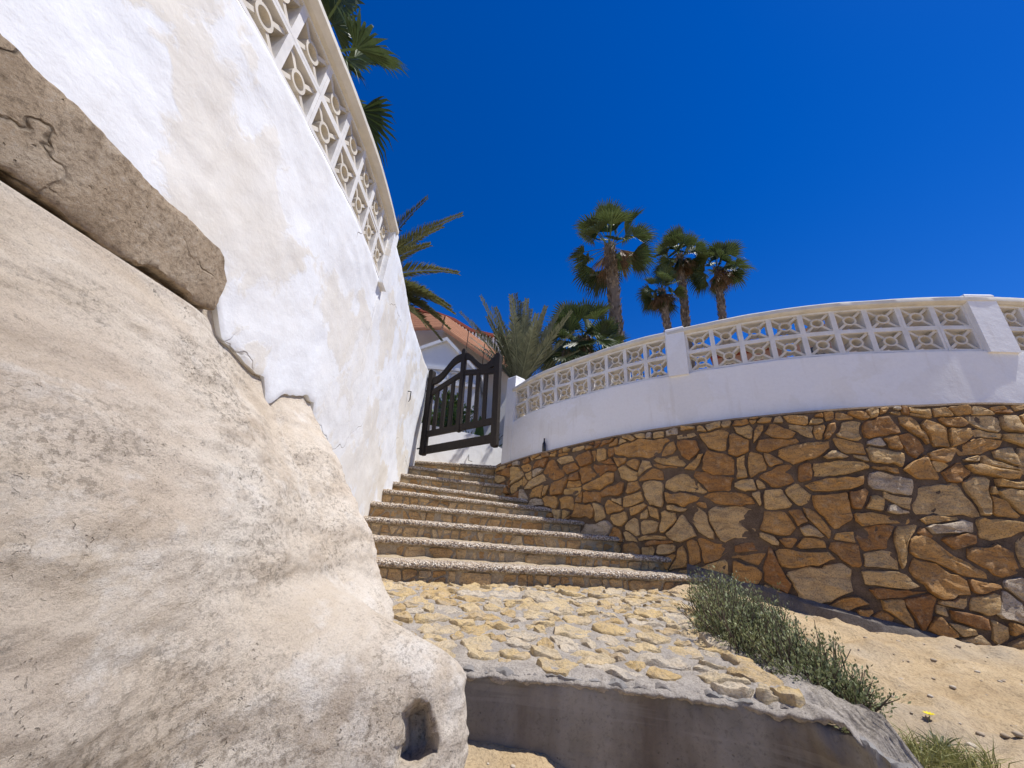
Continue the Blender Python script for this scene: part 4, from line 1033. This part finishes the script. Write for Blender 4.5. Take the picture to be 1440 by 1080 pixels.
def leafy(name, label, centers, n, ls, mat, seed, cat='shrub', stems=None, flat=0.7):
    """clumps: (x, y, z, rx, ry, rz); leaf-sized faces through the volume, on twigs"""
    rnd.seed(seed); root = thing(name, label, cat, stems or centers[0][:3]); mb = MB(); tw = MB()
    tot = sum(c[3] * c[4] for c in centers)
    for c in centers:
        ct_ = rnd.uniform(-0.25, 0.25)
        m = int(n * c[3] * c[4] / tot); C = V(c[:3])
        for k in range(max(3, m // 26)):
            d = V((rnd.gauss(0, 1), rnd.gauss(0, 1), abs(rnd.gauss(0.25, 0.7)))).normalized(); r = rnd.uniform(0.65, 1.0) + 0.45 * rnd.random() ** 4
            tip = C + V((d.x * c[3], d.y * c[4], d.z * c[5])) * r
            root_p = C + V((d.x * c[3] * 0.2, d.y * c[4] * 0.2, -c[5] * 0.5))
            mid = root_p.lerp(tip, 0.5) + V((rnd.uniform(-1, 1), rnd.uniform(-1, 1), 0.6)) * 0.04
            tw.tube([root_p, mid, tip], [0.005, 0.0035, 0.0015], 4, 0.5, False)
            t0 = min(0.95, max(0.0, rnd.uniform(0.05, 0.85) + ct_)); bare = rnd.random() < 0.10
            if bare: continue
            for q in range(26):
                f = rnd.uniform(0.3, 1.03) ** 0.7; p = root_p.lerp(mid, f * 2) if f < 0.5 else mid.lerp(tip, f * 2 - 1)
                p = p + V((rnd.gauss(0, 1), rnd.gauss(0, 1), rnd.gauss(0, 1))) * 0.018
                e = ((tip - mid).normalized() * 0.9 + V((rnd.uniform(-1, 1), rnd.uniform(-1, 1), rnd.uniform(-0.5, 1))) * 0.8).normalized()
                s = e.cross(V((rnd.uniform(-1, 1), rnd.uniform(-1, 1), rnd.uniform(-1, 1)))).normalized()
                l = ls * rnd.uniform(0.6, 1.3); w_ = l * 0.2
                mb.add([p, p + e * l * 0.5 - s * w_, p + e * l, p + e * l * 0.5 + s * w_], [(0, 1, 2, 3)], min(1, max(0, t0 + rnd.uniform(-0.15, 0.2))))
    mb.build('foliage', mat, root, False, fix=False); tw.build('twigs', M['twig'], root, False, fix=False)
    return root
# shrub beside the landing
bc = []
for k in range(15):
    f = k / 14; rnd.seed(100 + k)
    y = 3.05 - 1.06 * f; x = interp([(1.6, 1.42), (2.0, 1.46), (2.5, 1.48), (3.1, 1.58)], y) + 0.05 * sin(f * 9) + rnd.uniform(-0.04, 0.04)
    top = interp([(0, -0.19), (0.10, -0.14), (0.3, -0.22), (0.5, -0.24), (0.7, -0.30), (0.85, -0.38), (1.0, -0.48)], f) + rnd.uniform(-0.04, 0.04)
    g0 = ground_z(x, y); hgt = top - g0; rx = interp([(0, 0.12), (0.3, 0.20), (0.8, 0.20), (1, 0.13)], f)
    hgt *= rnd.uniform(0.82, 1.12); rx *= rnd.uniform(0.8, 1.25); bc.append((x, y, g0 + hgt * 0.45, rx, rx, hgt * 0.55))
    if 0.15 < f < 0.95: bc.append((x + 0.17, y - 0.03, g0 + hgt * 0.36, 0.16, 0.16, hgt * 0.50))
leafy('shrub', 'dense small leaved green shrub sprawling along the right edge of the paved landing', bc, 27000, 0.020, M['bush'], 41, stems=(1.6, 2.4, -0.7))
def tuft(name, label, base, n, L, spread, mat, seed, group=None):
    rnd.seed(seed); mb = MB()
    for k in range(n):
        a = rnd.uniform(0, 2 * pi); r = spread * sqrt(rnd.random()); bx, by = base[0] + cos(a) * r * 1.4, base[1] + sin(a) * r * 0.7
        p = V((bx, by, ground_z(bx, by) - 0.01)); d = V((rnd.uniform(-.6, .6), rnd.uniform(-.6, .6), 1)).normalized(); s = d.cross(V((rnd.random() - .5, rnd.random() - .5, 0.1))).normalized() * 0.0022
        l = L * rnd.uniform(0.4, 1.15); q = p + d * l * 0.55; d2 = (d + V((d.x, d.y, -0.5))).normalized(); e = q + d2 * l * 0.45
        mb.add([p - s, p + s, q + s * .8, q - s * .8, e], [(0, 1, 2, 3), (3, 2, 4)], rnd.random())
    return tag(mb.build(name, mat, None, False, fix=False), label, 'grass tuft', group)
GG = 'dry grass tufts around the shrub'
tuft('grass_tuft', 'yellow green grass tuft on the sand in front of the shrub, by the bottom edge', (1.86, 1.90), 620, 0.15, 0.16, M['grass'], 51, GG)
tuft('grass_tuft', 'small pale grass tuft between the paving and the far end of the shrub', (1.52, 3.30), 150, 0.15, 0.10, M['grass'], 52, GG)
fp = V((2.22, 2.26, ground_z(2.22, 2.26)))
fl = thing('flower', 'single bright yellow flower on the sand near the bottom right', 'flower', fp)
mb = MB(); mb.tube([fp, fp + V((0.01, 0, 0.028))], 0.002, 5); mb.build('stem', M['bush'], fl)
mb = MB()
for k in range(11):
    a = k * 2 * pi / 11; c = fp + V((0.01, 0, 0.03)); d = V((cos(a), sin(a) * 0.9, 0.35)); s = V((-sin(a), cos(a), 0)) * 0.006
    mb.add([c, c + d * 0.014 - s, c + d * 0.028, c + d * 0.014 + s], [(0, 1, 2, 3)])
mb.build('petals', M['flower'], fl, fix=False)
strap_plant('rosette_plant', 'small grey green rosette of narrow leaves on the sand below the yellow flower', (2.0, 2.02, ground_z(2.0, 2.02)), 26, 0.10, 0.006, M['date'], 55, (0.9, 0.1))
# pebbles lying on the sand
rnd.seed(60)
mb = MB()
def pebble(c, r):
    n = 7; rings = []
    for j, (h, k) in enumerate(((-0.5, 0.7), (0.0, 1.0), (0.35, 0.8), (0.55, 0.3))):
        rings.append([V(c) + V((cos(a) * r * k * rnd.uniform(.8, 1.15), sin(a) * r * k * rnd.uniform(.7, 1.1), h * r * rnd.uniform(.7, 1))) for a in [q * 2 * pi / n for q in range(n)]])
    mb.rings(rings, True, True, rnd.random())
for k in range(480):
    x, y = rnd.uniform(1.4, 5.0), rnd.uniform(1.0, 3.7); 
    pebble((x, y, ground_z(x, y)), 0.006 + 0.016 * rnd.random() ** 3)
for k in range(60):
    x, y = rnd.uniform(-0.1, 1.2), rnd.uniform(1.2, 1.85); pebble((x, y, ground_z(x, y)), 0.005 + 0.014 * rnd.random() ** 3)
tag(mb.build('gravel', M['peb'], None, True), 'scattered small pebbles lying on the sandy ground', 'gravel', None, 'stuff')
# garden plants seen through the gate
hc_ = []
for k in range(9):
    x, y, n, t, e = RW.at(0.5 + k * 0.62); q = V((x, y, 0)) - n * 0.75; hc_.append((q.x, q.y, 2.3 if k < 5 else 2.1, 0.42, 0.36, 0.42 if k < 5 else 0.34))
leafy('hedge', 'dark low hedge glimpsed through the lower pierced blocks of the curved parapet', hc_, 7000, 0.05, M['hedge'], 66, stems=(2.0, 5.6, 1.8))
hc_ = []
for k in range(6): hc_.append((-2.3, 0.2 + k * 0.62, 2.55, 0.4, 0.42, 0.48))
leafy('hedge', 'brownish dry hedge behind the pierced blocks of the tall plaster wall', hc_, 6000, 0.05, M['dryhedge'], 67, stems=(-2.3, 1.5, 2.0))
leafy('garden_shrub', 'leafy green garden shrub seen through the left half of the gate', [(-1.9, 9.0, 2.3, .5, .4, .55), (-1.3, 9.2, 2.5, .45, .4, .6), (-1.65, 9.1, 2.95, .4, .35, .4)], 3600, 0.085, M['lush'], 61, stems=(-1.6, 9.1, 1.3))
GP = 'strap leaved plants behind the low garden wall'
strap_plant('banana_plant', 'broad leaved light green plant seen through the right half of the gate', (-0.75, 9.6, 1.5), 9, 1.15, 0.14, M['lush'], 62, (1.45, 0.7))
strap_plant('agave', 'spiky dark agave behind the low garden wall at the right post of the gate', (-0.35, 8.75, 1.75), 24, 0.5, 0.028, M['date'], 63, (1.4, 0.1), GP)
strap_plant('agave', 'spiky dark agave left of the other one, behind the low garden wall', (-0.95, 8.8, 1.78), 22, 0.45, 0.026, M['date'], 64, (1.4, 0.1), GP)

# ================================================================== SKY, SUN, CAMERA
SUN_EL, SUN_AZ = radians(64), radians(105)
w = bpy.data.worlds.new('World'); scn.world = w; w.use_nodes = True; nt = w.node_tree
sky = nt.nodes.new('ShaderNodeTexSky'); sky.sky_type = 'NISHITA'; sky.sun_disc = False
sky.sun_elevation = SUN_EL; sky.sun_rotation = SUN_AZ; sky.altitude = 600; sky.air_density = 1.0; sky.dust_density = 0.05; sky.ozone_density = 6.0
hs = nt.nodes.new('ShaderNodeHueSaturation'); hs.inputs['Hue'].default_value = 0.517; hs.inputs['Saturation'].default_value = 1.33; hs.inputs['Value'].default_value = 0.93
nt.links.new(sky.outputs[0], hs.inputs['Color']); nt.links.new(hs.outputs[0], nt.nodes['Background'].inputs[0]); nt.nodes['Background'].inputs[1].default_value = 0.10
L = bpy.data.lights.new('sun', 'SUN'); L.energy = 3.7; L.angle = radians(0.5); L.color = (1.0, 0.97, 0.93)
so = bpy.data.objects.new('sun', L); col.objects.link(so)
sd = V((sin(SUN_AZ) * cos(SUN_EL), cos(SUN_AZ) * cos(SUN_EL), sin(SUN_EL)))
so.rotation_euler = sd.to_track_quat('Z', 'Y').to_euler(); so.location = sd * 40
F_, P_, R_ = 510.0, radians(21.8), radians(4.4)
f_ = V((0, cos(P_), sin(P_))); r0 = V((1, 0, 0)); u0 = V((0, -sin(P_), cos(P_)))
r_ = r0 * cos(R_) + u0 * sin(R_); u_ = u0 * cos(R_) - r0 * sin(R_)
cam = bpy.data.cameras.new('camera'); cam.sensor_width = 36; cam.lens = F_ / 1440 * 36; cam.clip_start = 0.02; cam.clip_end = 5000
co = bpy.data.objects.new('camera', cam); col.objects.link(co)
co.matrix_world = Matrix(((r_.x, u_.x, -f_.x, 0), (r_.y, u_.y, -f_.y, 0), (r_.z, u_.z, -f_.z, 0), (0, 0, 0, 1)))
scn.camera = co
vs_ = scn.view_settings; vs_.view_transform = 'Standard'; vs_.look = 'None'; vs_.exposure = 0.56; vs_.gamma = 1.0
